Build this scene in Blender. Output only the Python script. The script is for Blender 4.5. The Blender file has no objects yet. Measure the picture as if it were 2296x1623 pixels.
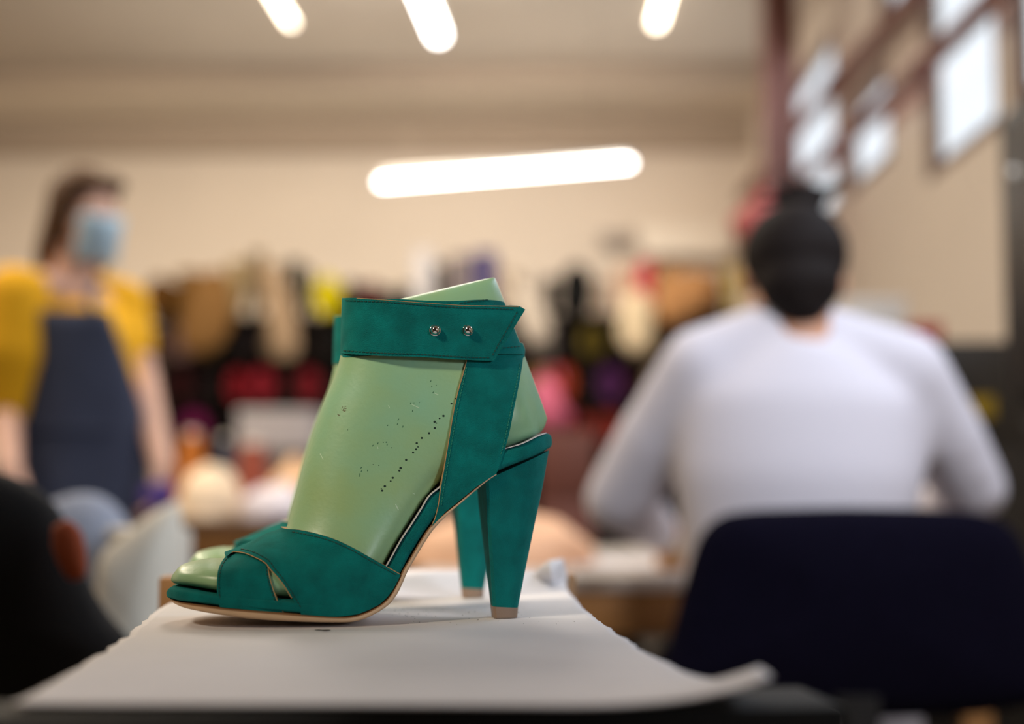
import bpy, bmesh, math, random
from mathutils import Vector, Matrix, noise
from mathutils.bvhtree import BVHTree
random.seed(7)
scn = bpy.context.scene
COL = scn.collection
R = math.radians

# ------------------------------------------------------------------ camera
F = 50/36*2296
CAM = Vector((0, 0, .9))
PITCH, YAW = math.atan(268.5/F), R(1.44)
cd = bpy.data.cameras.new('camera'); cam = bpy.data.objects.new('camera', cd); COL.objects.link(cam)
cd.lens = 50; cd.sensor_width = 36; cd.sensor_fit = 'HORIZONTAL'; cd.clip_start = .02
cam.location = CAM; cam.rotation_euler = (R(90)+PITCH, 0, YAW)
cd.dof.use_dof = True; cd.dof.focus_distance = .75; cd.dof.aperture_fstop = 2.8
scn.camera = cam
scn.view_settings.view_transform = 'Standard'; scn.view_settings.look = 'None'
scn.view_settings.gamma = 1; scn.view_settings.use_curve_mapping = False
scn.view_settings.exposure = 0.0
MR = cam.rotation_euler.to_matrix()
HEAD = Vector((-math.sin(YAW), math.cos(YAW), 0))
def ray(px, py): return MR @ Vector(((px-1148)/F, -(py-811.5)/F, -1))
def at(px, py, D):
    d = ray(px, py); return CAM + d*(D/d.dot(HEAD))

# ------------------------------------------------------------------ world and lights
w = bpy.data.worlds.new('daylight'); scn.world = w; w.use_nodes = True
w.node_tree.nodes['Background'].inputs[0].default_value = (.86, .93, 1, 1)
w.node_tree.nodes['Background'].inputs[1].default_value = 1.25
def area(name, loc, rot, sx, sy, e, col):
    l = bpy.data.lights.new(name, 'AREA'); l.shape = 'RECTANGLE'; l.size = sx; l.size_y = sy; l.energy = e; l.color = col
    o = bpy.data.objects.new(name, l); o.location = loc; o.rotation_euler = rot; COL.objects.link(o); return o
WARM = (1, .84, .64)
area('tube_light_left_near', (-2.3, 2.6, 3.0), (0, 0, 0), .5, 1.4, 44, WARM)
area('tube_light_mid', (-.5, 3.6, 3.0), (0, 0, 0), .5, 1.6, 30, (1, .90, .78))
area('tube_light_left_far', (-2.4, 4.8, 2.9), (0, 0, 0), .5, 1.6, 60, WARM)
area('ceiling_bounce', (-.6, 6.4, 2.45), (R(180), 0, 0), 3.2, 3.2, 15, (1, .92, .82))  # added upward fill, in place of light the tubes throw on the ceiling
def aim(o, t): o.rotation_euler = (Vector(t)-Vector(o.location)).to_track_quat('-Z', 'Y').to_euler()
aim(area('tube_light_right_far', (-.2, 7.0, 2.7), (0, 0, 0), 1.6, .5, 36, (1, .87, .72)), (-.2, 9, .4))  # added fill without a fixture, brightens the middle of the back wall
aim(area('tube_light_left_back', (-2.3, 7.0, 2.7), (0, 0, 0), 1.6, .5, 24, WARM), (-2.4, 9, .4))  # added fill without a fixture, brightens the left of the back wall
def spot(name, loc, tgt, e, col, size, r):
    l = bpy.data.lights.new(name, 'SPOT'); l.energy = e; l.color = col; l.shadow_soft_size = r; l.spot_size = R(size); l.spot_blend = 1
    o = bpy.data.objects.new(name, l); COL.objects.link(o); o.location = loc; aim(o, tgt)
spot('ceiling_spotlight', (.85, .1, 2.7), (.40, 2.3, 1.15), 225, (.94, .95, 1), 50, .25)  # unseen spot added to brighten the back of the seated person
area('window_light_near', (1.24, 1.9, 2.1), (0, R(72), 0), .9, 1.6, 22, (.72, .84, 1))
area('window_light_far', (1.2, 5.2, 2.5), (0, R(70), 0), .6, 2.6, 20, (.8, .9, 1))
spot('window_spotlight', (1.05, -.5, 1.35), (.0, .95, .93), 80, (.80, .90, 1), 18, .20)  # unseen cool fill added for the near side of the shoe, no window there
spot('bench_back_spotlight', (-.1, 1.55, 2.4), (-.06, 1.12, .83), 42, (1, .95, .88), 22, .15)  # unseen spot added to brighten the far end of the paper
spot('bench_spotlight', (-1.0, -.15, 1.95), (-.08, 1.0, .93), 120, (1, .84, .62), 22, .12)  # unseen warm spot added for the shoe, its cone leaves the near paper dim

# ------------------------------------------------------------------ helpers
def lin(c):
    return tuple((x/12.92 if x <= .04045 else ((x+.055)/1.055)**2.4) for x in c)
def rgb(r, g, b): return lin((r/255, g/255, b/255))
MATS = {}
def mat(name, col, rough=.7, metal=0, var=0, scale=30, bump=0, bscale=200, sheen=0, coat=0, emit=None, es=0, col2=None, detail=4, thr=None, spec=None):
    if name in MATS: return MATS[name]
    m = bpy.data.materials.new(name); m.use_nodes = True; nt = m.node_tree; b = nt.nodes['Principled BSDF']
    b.inputs['Base Color'].default_value = (*col, 1); b.inputs['Roughness'].default_value = rough; b.inputs['Metallic'].default_value = metal
    b.inputs['Sheen Weight'].default_value = sheen; b.inputs['Sheen Roughness'].default_value = .4
    if sheen: b.inputs['Sheen Tint'].default_value = (*[min(1, c*3+.1) for c in col], 1)
    b.inputs['Coat Weight'].default_value = coat; b.inputs['Coat Roughness'].default_value = .25
    if spec is not None: b.inputs['Specular IOR Level'].default_value = spec
    if emit: b.inputs['Emission Color'].default_value = (*emit, 1); b.inputs['Emission Strength'].default_value = es
    tc = nt.nodes.new('ShaderNodeTexCoord')
    if var or col2:
        n = nt.nodes.new('ShaderNodeTexNoise'); n.inputs['Scale'].default_value = scale; n.inputs['Detail'].default_value = detail
        nt.links.new(tc.outputs['Object'], n.inputs['Vector'])
        r = nt.nodes.new('ShaderNodeValToRGB'); lo, hi = thr or (.3, .7)
        r.color_ramp.elements[0].position = lo; r.color_ramp.elements[1].position = hi
        c2 = col2 or tuple(c*(1-var) for c in col)
        r.color_ramp.elements[0].color = (*c2, 1); r.color_ramp.elements[1].color = (*[c*(1+var*.6) for c in col], 1)
        nt.links.new(n.outputs[0], r.inputs[0]); nt.links.new(r.outputs[0], b.inputs['Base Color'])
    if bump:
        n2 = nt.nodes.new('ShaderNodeTexNoise'); n2.inputs['Scale'].default_value = bscale; n2.inputs['Detail'].default_value = 3
        nt.links.new(tc.outputs['Object'], n2.inputs['Vector'])
        bp = nt.nodes.new('ShaderNodeBump'); bp.inputs['Strength'].default_value = bump; bp.inputs['Distance'].default_value = .001
        nt.links.new(n2.outputs[0], bp.inputs['Height']); nt.links.new(bp.outputs[0], b.inputs['Normal'])
    MATS[name] = m; return m

def link(name, me, parent=None):
    o = bpy.data.objects.new(name, me); COL.objects.link(o)
    if parent: o.parent = parent
    return o
def obj(name, bm, mats, parent=None, smooth=True):
    bmesh.ops.recalc_face_normals(bm, faces=bm.faces)
    me = bpy.data.meshes.new(name); bm.to_mesh(me); bm.free()
    for m in (mats if isinstance(mats, (list, tuple)) else [mats]): me.materials.append(m)
    if smooth:
        for p in me.polygons: p.use_smooth = True
        try: me.set_sharp_from_angle(angle=R(40))
        except Exception: pass
    return link(name, me, parent)
def tag(o, label=None, cat=None, group=None, kind=None):
    if label: o['label'] = label
    if cat: o['category'] = cat
    if group: o['group'] = group
    if kind: o['kind'] = kind
    return o
def empty(name, loc, rz=0, **k):
    o = bpy.data.objects.new(name, None); COL.objects.link(o); o.location = loc; o.rotation_euler = (0, 0, rz)
    o.empty_display_size = .05
    return tag(o, **k)
def box(bm, c, s, rot=None, mi=0, bev=0):
    g = bmesh.ops.create_cube(bm, size=1); vs = g['verts']
    for v in vs: v.co = Vector((v.co.x*s[0], v.co.y*s[1], v.co.z*s[2]))
    fs = list({f for v in vs for f in v.link_faces})
    if bev:
        es = list({e for v in vs for e in v.link_edges})
        g2 = bmesh.ops.bevel(bm, geom=es, offset=bev, segments=2, affect='EDGES', profile=.5)
        vs = list({v for f in g2['faces'] for v in f.verts} | {v for v in vs if v.is_valid}); fs = list({f for v in vs for f in v.link_faces})
    M = Matrix.Translation(c) @ (rot.to_4x4() if rot else Matrix.Identity(4))
    for v in vs: v.co = M @ v.co
    for f in fs: f.material_index = mi
    return vs
def tube(bm, pts, rads, seg=12, cap=True, mi=0):
    """tapered round tube through points"""
    rings = []; pts = [Vector(p) for p in pts]
    if not isinstance(rads, list): rads = [rads]*len(pts)
    up0 = None
    for i, p in enumerate(pts):
        d = (pts[min(i+1, len(pts)-1)]-pts[max(i-1, 0)]).normalized()
        if up0 is None: up0 = Vector((0, 0, 1)) if abs(d.z) < .9 else Vector((0, 1, 0))
        a = d.cross(up0).normalized(); b = a.cross(d).normalized(); up0 = b
        r = rads[i]; ra, rb = r if hasattr(r, '__len__') else (r, r)
        rings.append([bm.verts.new(p+a*math.cos(2*math.pi*k/seg)*ra+b*math.sin(2*math.pi*k/seg)*rb) for k in range(seg)])
    for i in range(len(rings)-1):
        for k in range(seg):
            f = bm.faces.new((rings[i][k], rings[i][(k+1) % seg], rings[i+1][(k+1) % seg], rings[i+1][k])); f.material_index = mi
    if cap:
        bm.faces.new(rings[0][::-1]).material_index = mi; bm.faces.new(rings[-1]).material_index = mi
def sphere(bm, c, r, rot=None, u=20, v=12, mi=0):
    g = bmesh.ops.create_uvsphere(bm, u_segments=u, v_segments=v, radius=1)
    rr = r if hasattr(r, '__len__') else (r, r, r)
    for x in g['verts']:
        q = Vector((x.co.x*rr[0], x.co.y*rr[1], x.co.z*rr[2]))
        x.co = (rot @ q if rot else q)+Vector(c)
    for f in {f for x in g['verts'] for f in x.link_faces}: f.material_index = mi
def capsule(bm, a, b, ra, rb, seg=16):
    a, b = Vector(a), Vector(b); d = b-a; L = d.length; d.normalize(); pts, rs = [], []
    for k in range(5):
        t = math.pi/2*(k/5); pts.append(a-d*ra*math.cos(t)); rs.append(max(ra*math.sin(t), 1e-4))
    pts.append(a); rs.append(ra); pts.append(b); rs.append(rb)
    for k in range(4, -1, -1):
        t = math.pi/2*(k/5); pts.append(b+d*rb*math.cos(t)); rs.append(max(rb*math.sin(t), 1e-4))
    tube(bm, pts, rs, seg)
def bake(o):
    dg = bpy.context.evaluated_depsgraph_get(); dg.update()
    me = bpy.data.meshes.new_from_object(o.evaluated_get(dg)); o.modifiers.clear(); o.data = me
    return o
def fuse(name, bm, m, parent, voxel=.008, smooth=6):
    """melt overlapping forms into one continuous skin"""
    o = obj(name, bm, m, parent)
    r = o.modifiers.new('r', 'REMESH'); r.mode = 'VOXEL'; r.voxel_size = voxel; r.use_smooth_shade = True
    s = o.modifiers.new('s', 'SMOOTH'); s.iterations = smooth; s.factor = .5
    bake(o)
    for p in o.data.polygons: p.use_smooth = True
    if not o.data.materials: o.data.materials.append(m)
    return o
def boolean(o, other, op):
    b = o.modifiers.new('b', 'BOOLEAN'); b.operation = op; b.object = other; b.solver = 'EXACT'; b.material_mode = 'TRANSFER'
    bake(o); return o
def crom(pts, n):
    """Catmull-Rom resampling of a list of tuples"""
    out = []; P = [tuple(p) for p in pts]
    for i in range(len(P)-1):
        p0 = P[max(i-1, 0)]; p1 = P[i]; p2 = P[i+1]; p3 = P[min(i+2, len(P)-1)]
        for k in range(n):
            t = k/n
            out.append(tuple(.5*((2*b)+(-a+c)*t+(2*a-5*b+4*c-d)*t*t+(-a+3*b-3*c+d)*t**3) for a, b, c, d in zip(p0, p1, p2, p3)))
    out.append(P[-1]); return out

# ================================================================== materials
SUEDE = mat('teal_suede', rgb(0, 120, 116), .92, var=.26, scale=90, bump=.9, bscale=2600, sheen=.2, detail=12, spec=.2)
SUEDE_D = mat('thread_teal', rgb(0, 66, 56), .8)
TANEDGE = mat('tan_leather_edge', rgb(176, 140, 92), .7)
LAST = mat('green_last_plastic', rgb(132, 182, 150), .42, var=.06, scale=20, bump=.12, bscale=420, coat=.25, col2=rgb(148, 178, 122))
BROWN = mat('brown_sole_edge', rgb(140, 98, 60), .55, var=.15, scale=60)
PALE = mat('pale_sole_leather', rgb(206, 172, 136), .5, var=.08, scale=60)
TOPPIECE = mat('taupe_heel_rubber', rgb(140, 116, 98), .5)
WHITEBOARD = mat('white_insole_board', rgb(205, 202, 206), .6)
HOLE = mat('dark_awl_hole', rgb(22, 48, 38), .9)
SCRATCH = mat('pale_scratch', rgb(190, 215, 185), .6)
SOOT = mat('brown_stain', rgb(96, 84, 60), .8)
CHROME = mat('polished_silver', (.9, .87, .84), .07, metal=1)

# ================================================================== the shoe, in its own frame (x to the heel, y away, z up)
ZT = .9-.0736
TH = YAW+R(7)
O = at(750, 1300, .775); O.z = ZT
MS = Matrix.Translation(O) @ Matrix.Rotation(TH, 4, 'Z'); MSI = MS.inverted()
LC = MSI @ CAM
def lray(px, py): return (MSI.to_3x3() @ ray(px, py))
def loc(px, py, w=0):
    d = lray(px, py); t = (-w-LC.y)/d.y; p = LC+d*t; return (p.x, p.z)
def ring_loft(rings, N=26, n=5, ext=False):
    """rings: (tx,ty,bx,by,Wt,Wb,nt,nb[,wtop]) in picture points; returns a closed bmesh"""
    R_ = []
    for r in rings:
        tx, ty, bx, by, Wt, Wb, nt, nb = r[:8]; wt = r[8] if len(r) > 8 and not ext else 0
        a = loc(tx, ty, wt); b = loc(bx, by, Wb*.97); e = loc(r[8], r[9], Wb*.97) if ext else (0, 0)
        R_.append((a[0], a[1], b[0], b[1], Wt, Wb, nt, nb, e[0], e[1]))
    R_ = crom(R_, n); bm = bmesh.new(); loops = []
    for (ax, az, bx, bz, Wt, Wb, nt, nb, ex, ez) in R_:
        def pt(q, s):
            x = abs(1-2*q); e = nt if q < .5 else nb
            ww = (Wt+(Wb-Wt)*(q*q*(3-2*q)))*max(0, 1-x**e)**(1/e)
            return Vector((ax+(bx-ax)*q, -s*max(ww, 0), az+(bz-az)*q))
        qs = [(1-math.cos(math.pi*i/N))/2 for i in range(N+1)]
        if ext:     # keep the form down to its widest line, then go straight on to the sole edge
            ws = [-pt(i/60, 1).y for i in range(61)]; qm = ws.index(max(ws))/60; wm = max(ws)+.0012
            K = N-8; A = [pt(qm*(1-math.cos(math.pi/2*i/K)), 1) for i in range(K+1)]; p0 = A[-1]; h = []
            for i in range(1, 7): t = i/6; h.append(Vector((p0.x+(ex-p0.x)*t, -(-p0.y+(wm+p0.y)*t), p0.z+(ez-p0.z)*t)))
            h.append(Vector((ex, -wm*.5, ez))); h.append(Vector((ex, 0, ez)))
            A += h; L = A+[Vector((v.x, -v.y, v.z)) for v in A[-2:0:-1]]
            loops.append([bm.verts.new(p) for p in L]); continue
        L = [pt(q, 1) for q in qs]+[pt(q, -1) for q in qs[-2:0:-1]]
        loops.append([bm.verts.new(p) for p in L])
    m = len(loops[0])
    for i in range(len(loops)-1):
        for k in range(m):
            f = bm.faces.new((loops[i][k], loops[i][(k+1) % m], loops[i+1][(k+1) % m], loops[i+1][k]))
            f.material_index = 0
    for L, s in ((loops[0], -1), (loops[-1], 1)):
        c = bm.verts.new(sum((v.co for v in L), Vector())/m)
        for k in range(m): bm.faces.new((L[k], L[(k+1) % m], c))
    bmesh.ops.recalc_face_normals(bm, faces=bm.faces)
    return bm
def inflate(bm, t):
    bm.normal_update()
    ns = [(v, v.normal.copy()) for v in bm.verts]
    for v, nn in ns: v.co += nn*t
    return bm
LASTR = [
 (384.5,1297, 384.5,1303, .004,.005,2,2.2), (387,1290, 388,1309, .010,.012,2,2.4), (393,1281, 394,1312, .016,.018,2,2.6),
 (408,1266, 408,1316, .022,.025,2,3), (433,1258, 433,1321, .027,.031,2,3), (466,1252, 462,1327, .031,.0355,2,3.2),
 (505,1249.5, 495,1333, .034,.0385,2,3.4), (560,1228, 560,1341, .034,.0412,2,3.4), (600,1208, 640,1349, .032,.042,2,3.5),
 (638,1191, 730,1353, .028,.0415,2,4.5), (650,1150, 800,1342, .024,.039,2.1,5), (664,1100, 850,1296, .023,.0345,2.2,5),
 (682,1030, 885,1232, .023,.0305,2.3,5.5), (703,962, 915,1184, .0235,.0285,2.3,5.5), (728,895, 946,1136, .024,.0275,2.4,5.5),
 (752,838, 975,1098, .0245,.0275,2.5,5.5), (765,790, 1010,1064, .0245,.0275,2.6,5.5), (774,738, 1060,1032, .0245,.028,2.8,5.5),
 (790,704, 1110,1012, .0235,.0285,3.5,5.5), (860,684, 1150,999, .0235,.0285,5,5.5), (940,664, 1180,988, .0225,.028,5,5),
 (1020,644, 1204,977, .0185,.0255,5,4), (1075,630, 1217,970, .0130,.0205,5,2.5), (1100,624, 1222.5,965, .0085,.015,5,2.3), (1108,623, 1227,953, .005,.009,3.5,2.1), (1111,626,1228.5,938,.0025,.0028,2,2)]
# the same form carried down over the footbed, for straps lasted under it
under = {7: (560,1368), 8: (640,1375), 9: (744,1383.5), 10: (806,1377), 11: (868,1343), 12: (902,1279), 13: (944,1209), 14: (980,1163), 15: (1020,1132), 16: (1056,1103), 17: (1090,1076), 18: (1125,1056), 19: (1165,1038), 20: (1196,1024), 21: (1212,1016), 22: (1222,1011), 23: (1228,1009), 24: (1231,1008), 25: (1232,1007), 5: (462,1356), 6: (500,1361.5), 4: (433,1352)}
WRAPR = []
for i, r in enumerate(LASTR):
    if i < 4: continue
    WRAPR.append(r[:8]+under[i])
def mk(rings, t, **k):
    bm = ring_loft(rings, ext=rings is WRAPR, **k)
    if t: inflate(bm, t)
    return bm
def bvh_of(bm): return BVHTree.FromBMesh(bm)
def hitter(bv):
    def h(px, py):
        d = lray(px, py).normalized(); p, nn, i, dist = bv.ray_cast(LC, d)
        if p and nn.dot(d) > 0: nn = -nn
        return (p, nn) if p else (None, None)
    return h
def prism_clip(name, base_bm, poly_px, mats, parent, minus=()):
    """part of base inside a side-view outline, hollowed by the forms below it"""
    h = hitter(bvh_of(base_bm)); pts = []
    for (px, py) in poly_px:
        p, _ = h(px, py)
        pts.append((p.x, p.z) if p else loc(px, py, 0))
    o = obj(name, base_bm, mats, parent)
    bm = bmesh.new()
    A = [bm.verts.new((x, -.12, z)) for x, z in pts]; B = [bm.verts.new((x, .12, z)) for x, z in pts]; n = len(pts)
    bm.faces.new(A); bm.faces.new(B[::-1])
    for i in range(n): bm.faces.new((A[i], A[(i+1) % n], B[(i+1) % n], B[i]))
    for f in bm.faces: f.material_index = 1
    bmesh.ops.triangulate(bm, faces=[f for f in bm.faces if len(f.verts) > 4])
    c = obj('cutter', bm, mats, None, smooth=False); c.parent = parent
    boolean(o, c, 'INTERSECT')
    bpy.data.objects.remove(c)
    for mb in minus:
        c = obj('cutter', mb, mats[0], parent)
        boolean(o, c, 'DIFFERENCE'); bpy.data.objects.remove(c)
    for p in o.data.polygons: p.use_smooth = True
    try: o.data.set_sharp_from_angle(angle=R(35))
    except Exception: pass
    return o
def stitches(name, curves, h, parent, m=SUEDE_D, step=8.2, gap=.3, th=.0003):
    for cv in curves:
        bm = bmesh.new()
        pts = crom(cv, 24); acc = [0]
        for a, b in zip(pts, pts[1:]): acc.append(acc[-1]+math.hypot(b[0]-a[0], b[1]-a[1]))
        def P(s):
            for i in range(len(acc)-1):
                if acc[i+1] >= s:
                    t = (s-acc[i])/max(acc[i+1]-acc[i], 1e-6); return (pts[i][0]+(pts[i+1][0]-pts[i][0])*t, pts[i][1]+(pts[i+1][1]-pts[i][1])*t)
            return pts[-1]
        s = 1
        while s < acc[-1]-step:
            a, na = h(*P(s)); b, nb = h(*P(s+step*(1-gap)))
            s += step
            if a is None or b is None or (a-b).length > .006: continue
            d = (b-a); L = d.length; d.normalize(); nn = na.normalized(); sd = nn.cross(d).normalized()
            M = Matrix((d, sd, nn)).transposed(); box(bm, (a+b)/2+nn*th*.3, (L, th*1.7, th*1.7), rot=M)
        obj(name, bm, m, parent)

def cut_edge(curve, h, parent, r=.00027):
    bm = bmesh.new(); P = []
    for c in crom(curve, 8):
        p, nn = h(*c)
        if p and (not P or (p-P[-1]).length < .01): P.append(p-nn.normalized()*r*.2)
    if len(P) > 2: tube(bm, P, r, 6); tag(obj('cut_edge', bm, TANEDGE, parent), 'pale tan cut edge')
    else: bm.free()
def build_shoe():
    E = empty('high_heel_sandal', O, TH)
    EL = empty('shoe_last', O, TH)
    # ---- last
    lb = mk(LASTR, 0); lh = hitter(bvh_of(lb)); obj('last_body', lb, LAST, EL)
    # awl holes and nicks, read off the side of the last
    bm = bmesh.new(); q = lambda x, y: (700+x/5.41, 850+y/5.41)
    dots = [(1592,445,3),(1545,475,2.2),(1485,517,3),(1508,533,1.6),(1487,593,2.8),(1417,655,2.8),(1330,714,2.8),(1268,776,2.8),(1283,821,2),(1260,851,2.6),(1224,890,2.6),(1140,979,2.8),(1073,1077,3.2),(1057,1110,2.6),(977,1196,2.8),(952,1236,2.2),(881,1299,3),(849,1353,2.8),(839,1331,1.7),(1738,237,2.2),(1690,297,2.4),(962,832,1.2),(808,1045,1.2),(738,1035,1),(430,615,1)]
    for x, y, r in dots:
        p, nn = lh(*q(x, y))
        if p:
            s = r*.00020
            rot = nn.to_track_quat('Z', 'Y').to_matrix(); sphere(bm, p, (s*1.15, s, s*.25), rot, 10, 6)
    obj('awl_hole', bm, HOLE, EL)['kind'] = 'stuff'
    bm = bmesh.new()
    nk = [(1045,490,60,30),(1035,543,60,24),(1100,575,80,28),(915,560,60,20),(1195,290,70,24),(1235,288,60,16),(1300,285,60,16),(1217,385,75,26),(735,805,60,24),(795,780,60,30),(862,768,30,14),(898,765,80,20),(908,795,80,26),(595,1073,40,28),(598,1115,60,28),(575,1150,40,24),(577,1170,70,30),(672,1108,75,24),(1437,25,65,28),(1450,90,60,18),(1467,160,55,24),(1505,75,55,12)]
    for x, y, ang, L in nk:
        dx, dy = math.cos(R(ang))*L/2, -math.sin(R(ang))*L/2
        a, na = lh(*q(x-dx, y-dy)); b, nb = lh(*q(x+dx, y+dy))
        if a and b:
            d = b-a; L2 = d.length; d.normalize(); nn = na.normalized(); sphere(bm, (a+b)/2, (L2*.55, .00028, .0001), Matrix((d, nn.cross(d).normalized(), nn)).transposed(), 8, 5)
    obj('nick_mark', bm, mat('dark_green_nick', rgb(62, 110, 78), .7), EL)['kind'] = 'stuff'
    bm = bmesh.new()
    for x0, y0, x1, y1, t in ((1010,1515,1048,1590,.0005),(1205,305,1300,350,.0003),(1478,168,1530,190,.0003),(790,815,800,845,.0003),(95,905,135,975,.0004),(925,315,940,350,.0003),(1215,1380,1245,1395,.0003)):
        a, na = lh(*q(x0, y0)); b, nb = lh(*q(x1, y1))
        if a and b:
            d = b-a; L2 = d.length; d.normalize(); nn = na.normalized(); box(bm, (a+b)/2, (L2, t, .0002), rot=Matrix((d, nn.cross(d).normalized(), nn)).transposed())
    obj('scratch', bm, SCRATCH, EL)['kind'] = 'stuff'
    bm = bmesh.new(); rr = random.Random(3)
    for k in range(46):
        cx, cy, sp = ((402, 345, 15), (325, 440, 9), (380, 372, 12))[k % 3]
        p, nn = lh(*q(cx+rr.gauss(0, sp)+rr.gauss(0, 4), cy+rr.gauss(0, sp)))
        if p: s = rr.uniform(.0001, .0003); sphere(bm, p, (s, s, s*.3), nn.to_track_quat('Z', 'Y').to_matrix(), 6, 4)
    obj('stain_speck', bm, SOOT, EL)['kind'] = 'stuff'
    # ---- footbed wrapped in suede
    RB = [(373,1328,373.5,1334,.004),(376,1321,376,1341,.012),(383,1318,385,1343.5,.020),(400,1319,400,1348,.028),(430,1323,430,1352,.034),
      (462,1328.5,462,1356,.0375),(500,1332.5,500,1361,.040),(560,1337,566,1368,.0422),(640,1344,640,1374.6,.0435),(730,1349,745,1383,.043),
      (790,1346,800,1378,.040),(835,1318,850,1355,.037),(866,1269,897,1291,.0325),(898,1212,916,1254,.0307),(923.7,1173,942,1210,.0295),
      (946,1138,965,1177,.029),(962,1112,985,1155,.029),(988,1090,1015,1134,.029),(1040,1049,1068,1092,.029),(1085,1026,1095,1072,.0293),
      (1127,1007,1125,1054,.0297),(1170,994,1170,1036,.0295),(1205,977,1205,1021,.0255),(1225,970,1228,1008,.0175),(1235,974,1236,1002,.009),(1237.5,983,1238,995,.002)]
    def rect(rr_, n1=5, n2=5): return [(a, b, c, d, W, W, n1, n2, W*.97) for a, b, c, d, W in rr_]
    rb = ring_loft(rect(RB, 5.5, 6), N=18, n=4); obj('footbed', rb, SUEDE, E)
    ib = [(a-.2, b-.6, a+1, b+2, W+(.0003 if k in (12, 13, 14, 15, 16, 21, 22, 23) else -.0006 if k in (17, 20) else -.002)) for k, (a, b, c, d, W) in enumerate(RB) if 11 <= k <= 23]
    obj('insole_board', ring_loft(rect([r for r in ib if r[4] > 0], 8, 8), N=10, n=4), WHITEBOARD, E)
    OS = [(381,1341.5,383,1346,.010),(390,1345,392,1355,.020),(410,1349.5,412,1364.5,.029),(450,1354.6,450,1374,.037),(500,1360.5,500,1383,.0405),
      (566,1365.5,566,1391.5,.0428),(640,1371.8,640,1396.5,.0440),(745,1381,745,1398.5,.0438),(800,1377.5,806,1394,.0412),(850,1355,862,1367,.038),
      (878,1326,893,1333,.0355),(902,1277.5,916.5,1281,.0322),(916,1254,930,1257.5,.031),(942,1210,955,1216,.0297),(965,1177,975,1187,.0292),(1000,1147,1006.5,1153.5,.0292),
      (1029,1123.5,1034,1129.5,.029),(1068,1091.5,1072,1097,.0288),(1095,1071,1098,1076,.0285),(1112,1060,1114,1066,.0280)]
    ob = ring_loft(rect(OS, 7, 4.2), N=14, n=4)
    M = 14
    for f in ob.faces:
        pass
    so = obj('outsole', ob, [BROWN, PALE], E)
    for p in so.data.polygons:      # the edge is stained brown, the underside left pale
        if p.index < 14*2*4*19:
            k = p.index % (2*M); k = min(k, 2*M-1-k)
            p.material_index = 1 if k >= 5 else 0
    # ---- heel
    bm = bmesh.new(); NL = 14; loops = []
    def lerpc(c, t):
        s = t*(len(c)-1); i = min(int(s), len(c)-2); f = s-i; return tuple(a+(b-a)*f for a, b in zip(c[i], c[i+1]))
    fr = [(1090,1075.5),(1092,1150),(1097,1225),(1102,1300),(1106,1360)]
    bk = [(1233.5,1009),(1218,1096),(1199,1181),(1180,1272),(1162,1362)]
    for i in range(NL+1):
        t = i/NL; W = .0275*(1-t)**1.12+.0078*(1-(1-t)**1.12)
        f_ = loc(*lerpc(fr, t), W); b_ = loc(*lerpc(bk, t), W*.55); L = b_[0]-f_[0]; c = min(.006*(1-t)+.002, L*.3); k1 = .0016
        plan = [(0, -W+k1), (k1, -W), (L*.62, -W*.99), (L-c, -W*.86), (L-c*.35, -W*.66), (L, -W*.4), (L, W*.4), (L-c*.35, W*.66), (L-c, W*.86), (L*.62, W*.99), (k1, W), (0, W-k1)]
        loops.append([bm.verts.new((f_[0]+u, y, f_[1]+(b_[1]-f_[1])*u/L)) for u, y in plan])
    m = len(loops[0])
    for i in range(NL):
        for k in range(m): bm.faces.new((loops[i][k], loops[i][(k+1) % m], loops[i+1][(k+1) % m], loops[i+1][k]))
    bm.faces.new(loops[0]); bm.faces.new(loops[-1][::-1])
    tipz = sum(v.co.z for v in loops[-1])/m; tl = [v.co.copy() for v in loops[-1]]
    heel = obj('heel', bm, SUEDE, E)
    bm = bmesh.new(); cx = sum(v.x for v in tl)/m
    A = [bm.verts.new((cx+(v.x-cx)*1.02, v.y*1.02, v.z)) for v in tl]; B = [bm.verts.new((cx+(v.x-cx)*.93, v.y*.93, 0.0)) for v in tl]
    for k in range(m): bm.faces.new((A[k], A[(k+1) % m], B[(k+1) % m], B[k]))
    bm.faces.new(A); bm.faces.new(B[::-1])
    tag(obj('heel_tip', bm, TOPPIECE, heel), 'taupe rubber heel tip')
    # ---- vamp straps
    fp = crom([(515,1230),(505.5,1247),(494.7,1263),(488,1283),(486.4,1308),(487,1333),(491,1354.6),(493,1361)], 4)+[(566,1368),(637,1374.5)]+crom([(636.5,1374),(623,1348),(613,1321),(604.5,1291),(601,1266),(596,1240),(580,1200),(540,1212)], 3)[:-1]
    wb = mk(WRAPR, .0016); f1 = bvh_of(wb)
    low = lambda: [mk(LASTR, .0001), ring_loft(rect(RB, 5.5, 6), N=18, n=4)]
    h1 = hitter(bvh_of(mk(WRAPR, .0016)))
    vs = prism_clip('vamp_strap', mk(WRAPR, .0016), fp, [SUEDE, TANEDGE], E, low())
    stitches('stitching', [[(509,1252),(499,1266),(493,1285),(491.5,1308),(492,1331),(496,1352)], [(597,1268),(599.5,1291),(608,1322),(618,1348),(627,1368)]], h1, vs)
    bp = crom([(505,1225),(506,1247.5),(524.7,1235.7),(549.6,1238.5),(574.6,1249),(596,1261),(608,1276),(633,1305),(656,1341),(672.7,1369.6),(674,1378)], 4)+[(745,1383),(775,1381),(802,1377),(828,1367),(852,1354),(868,1339),(880,1324),(892,1302)]+crom([(898,1288),(893,1285),(867,1270),(827,1248),(788,1226),(748,1208),(709,1196),(669.5,1187.5),(635,1184),(600,1170),(510,1195)], 4)[:-1]
    h2 = hitter(bvh_of(mk(WRAPR, .0030)))
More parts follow.
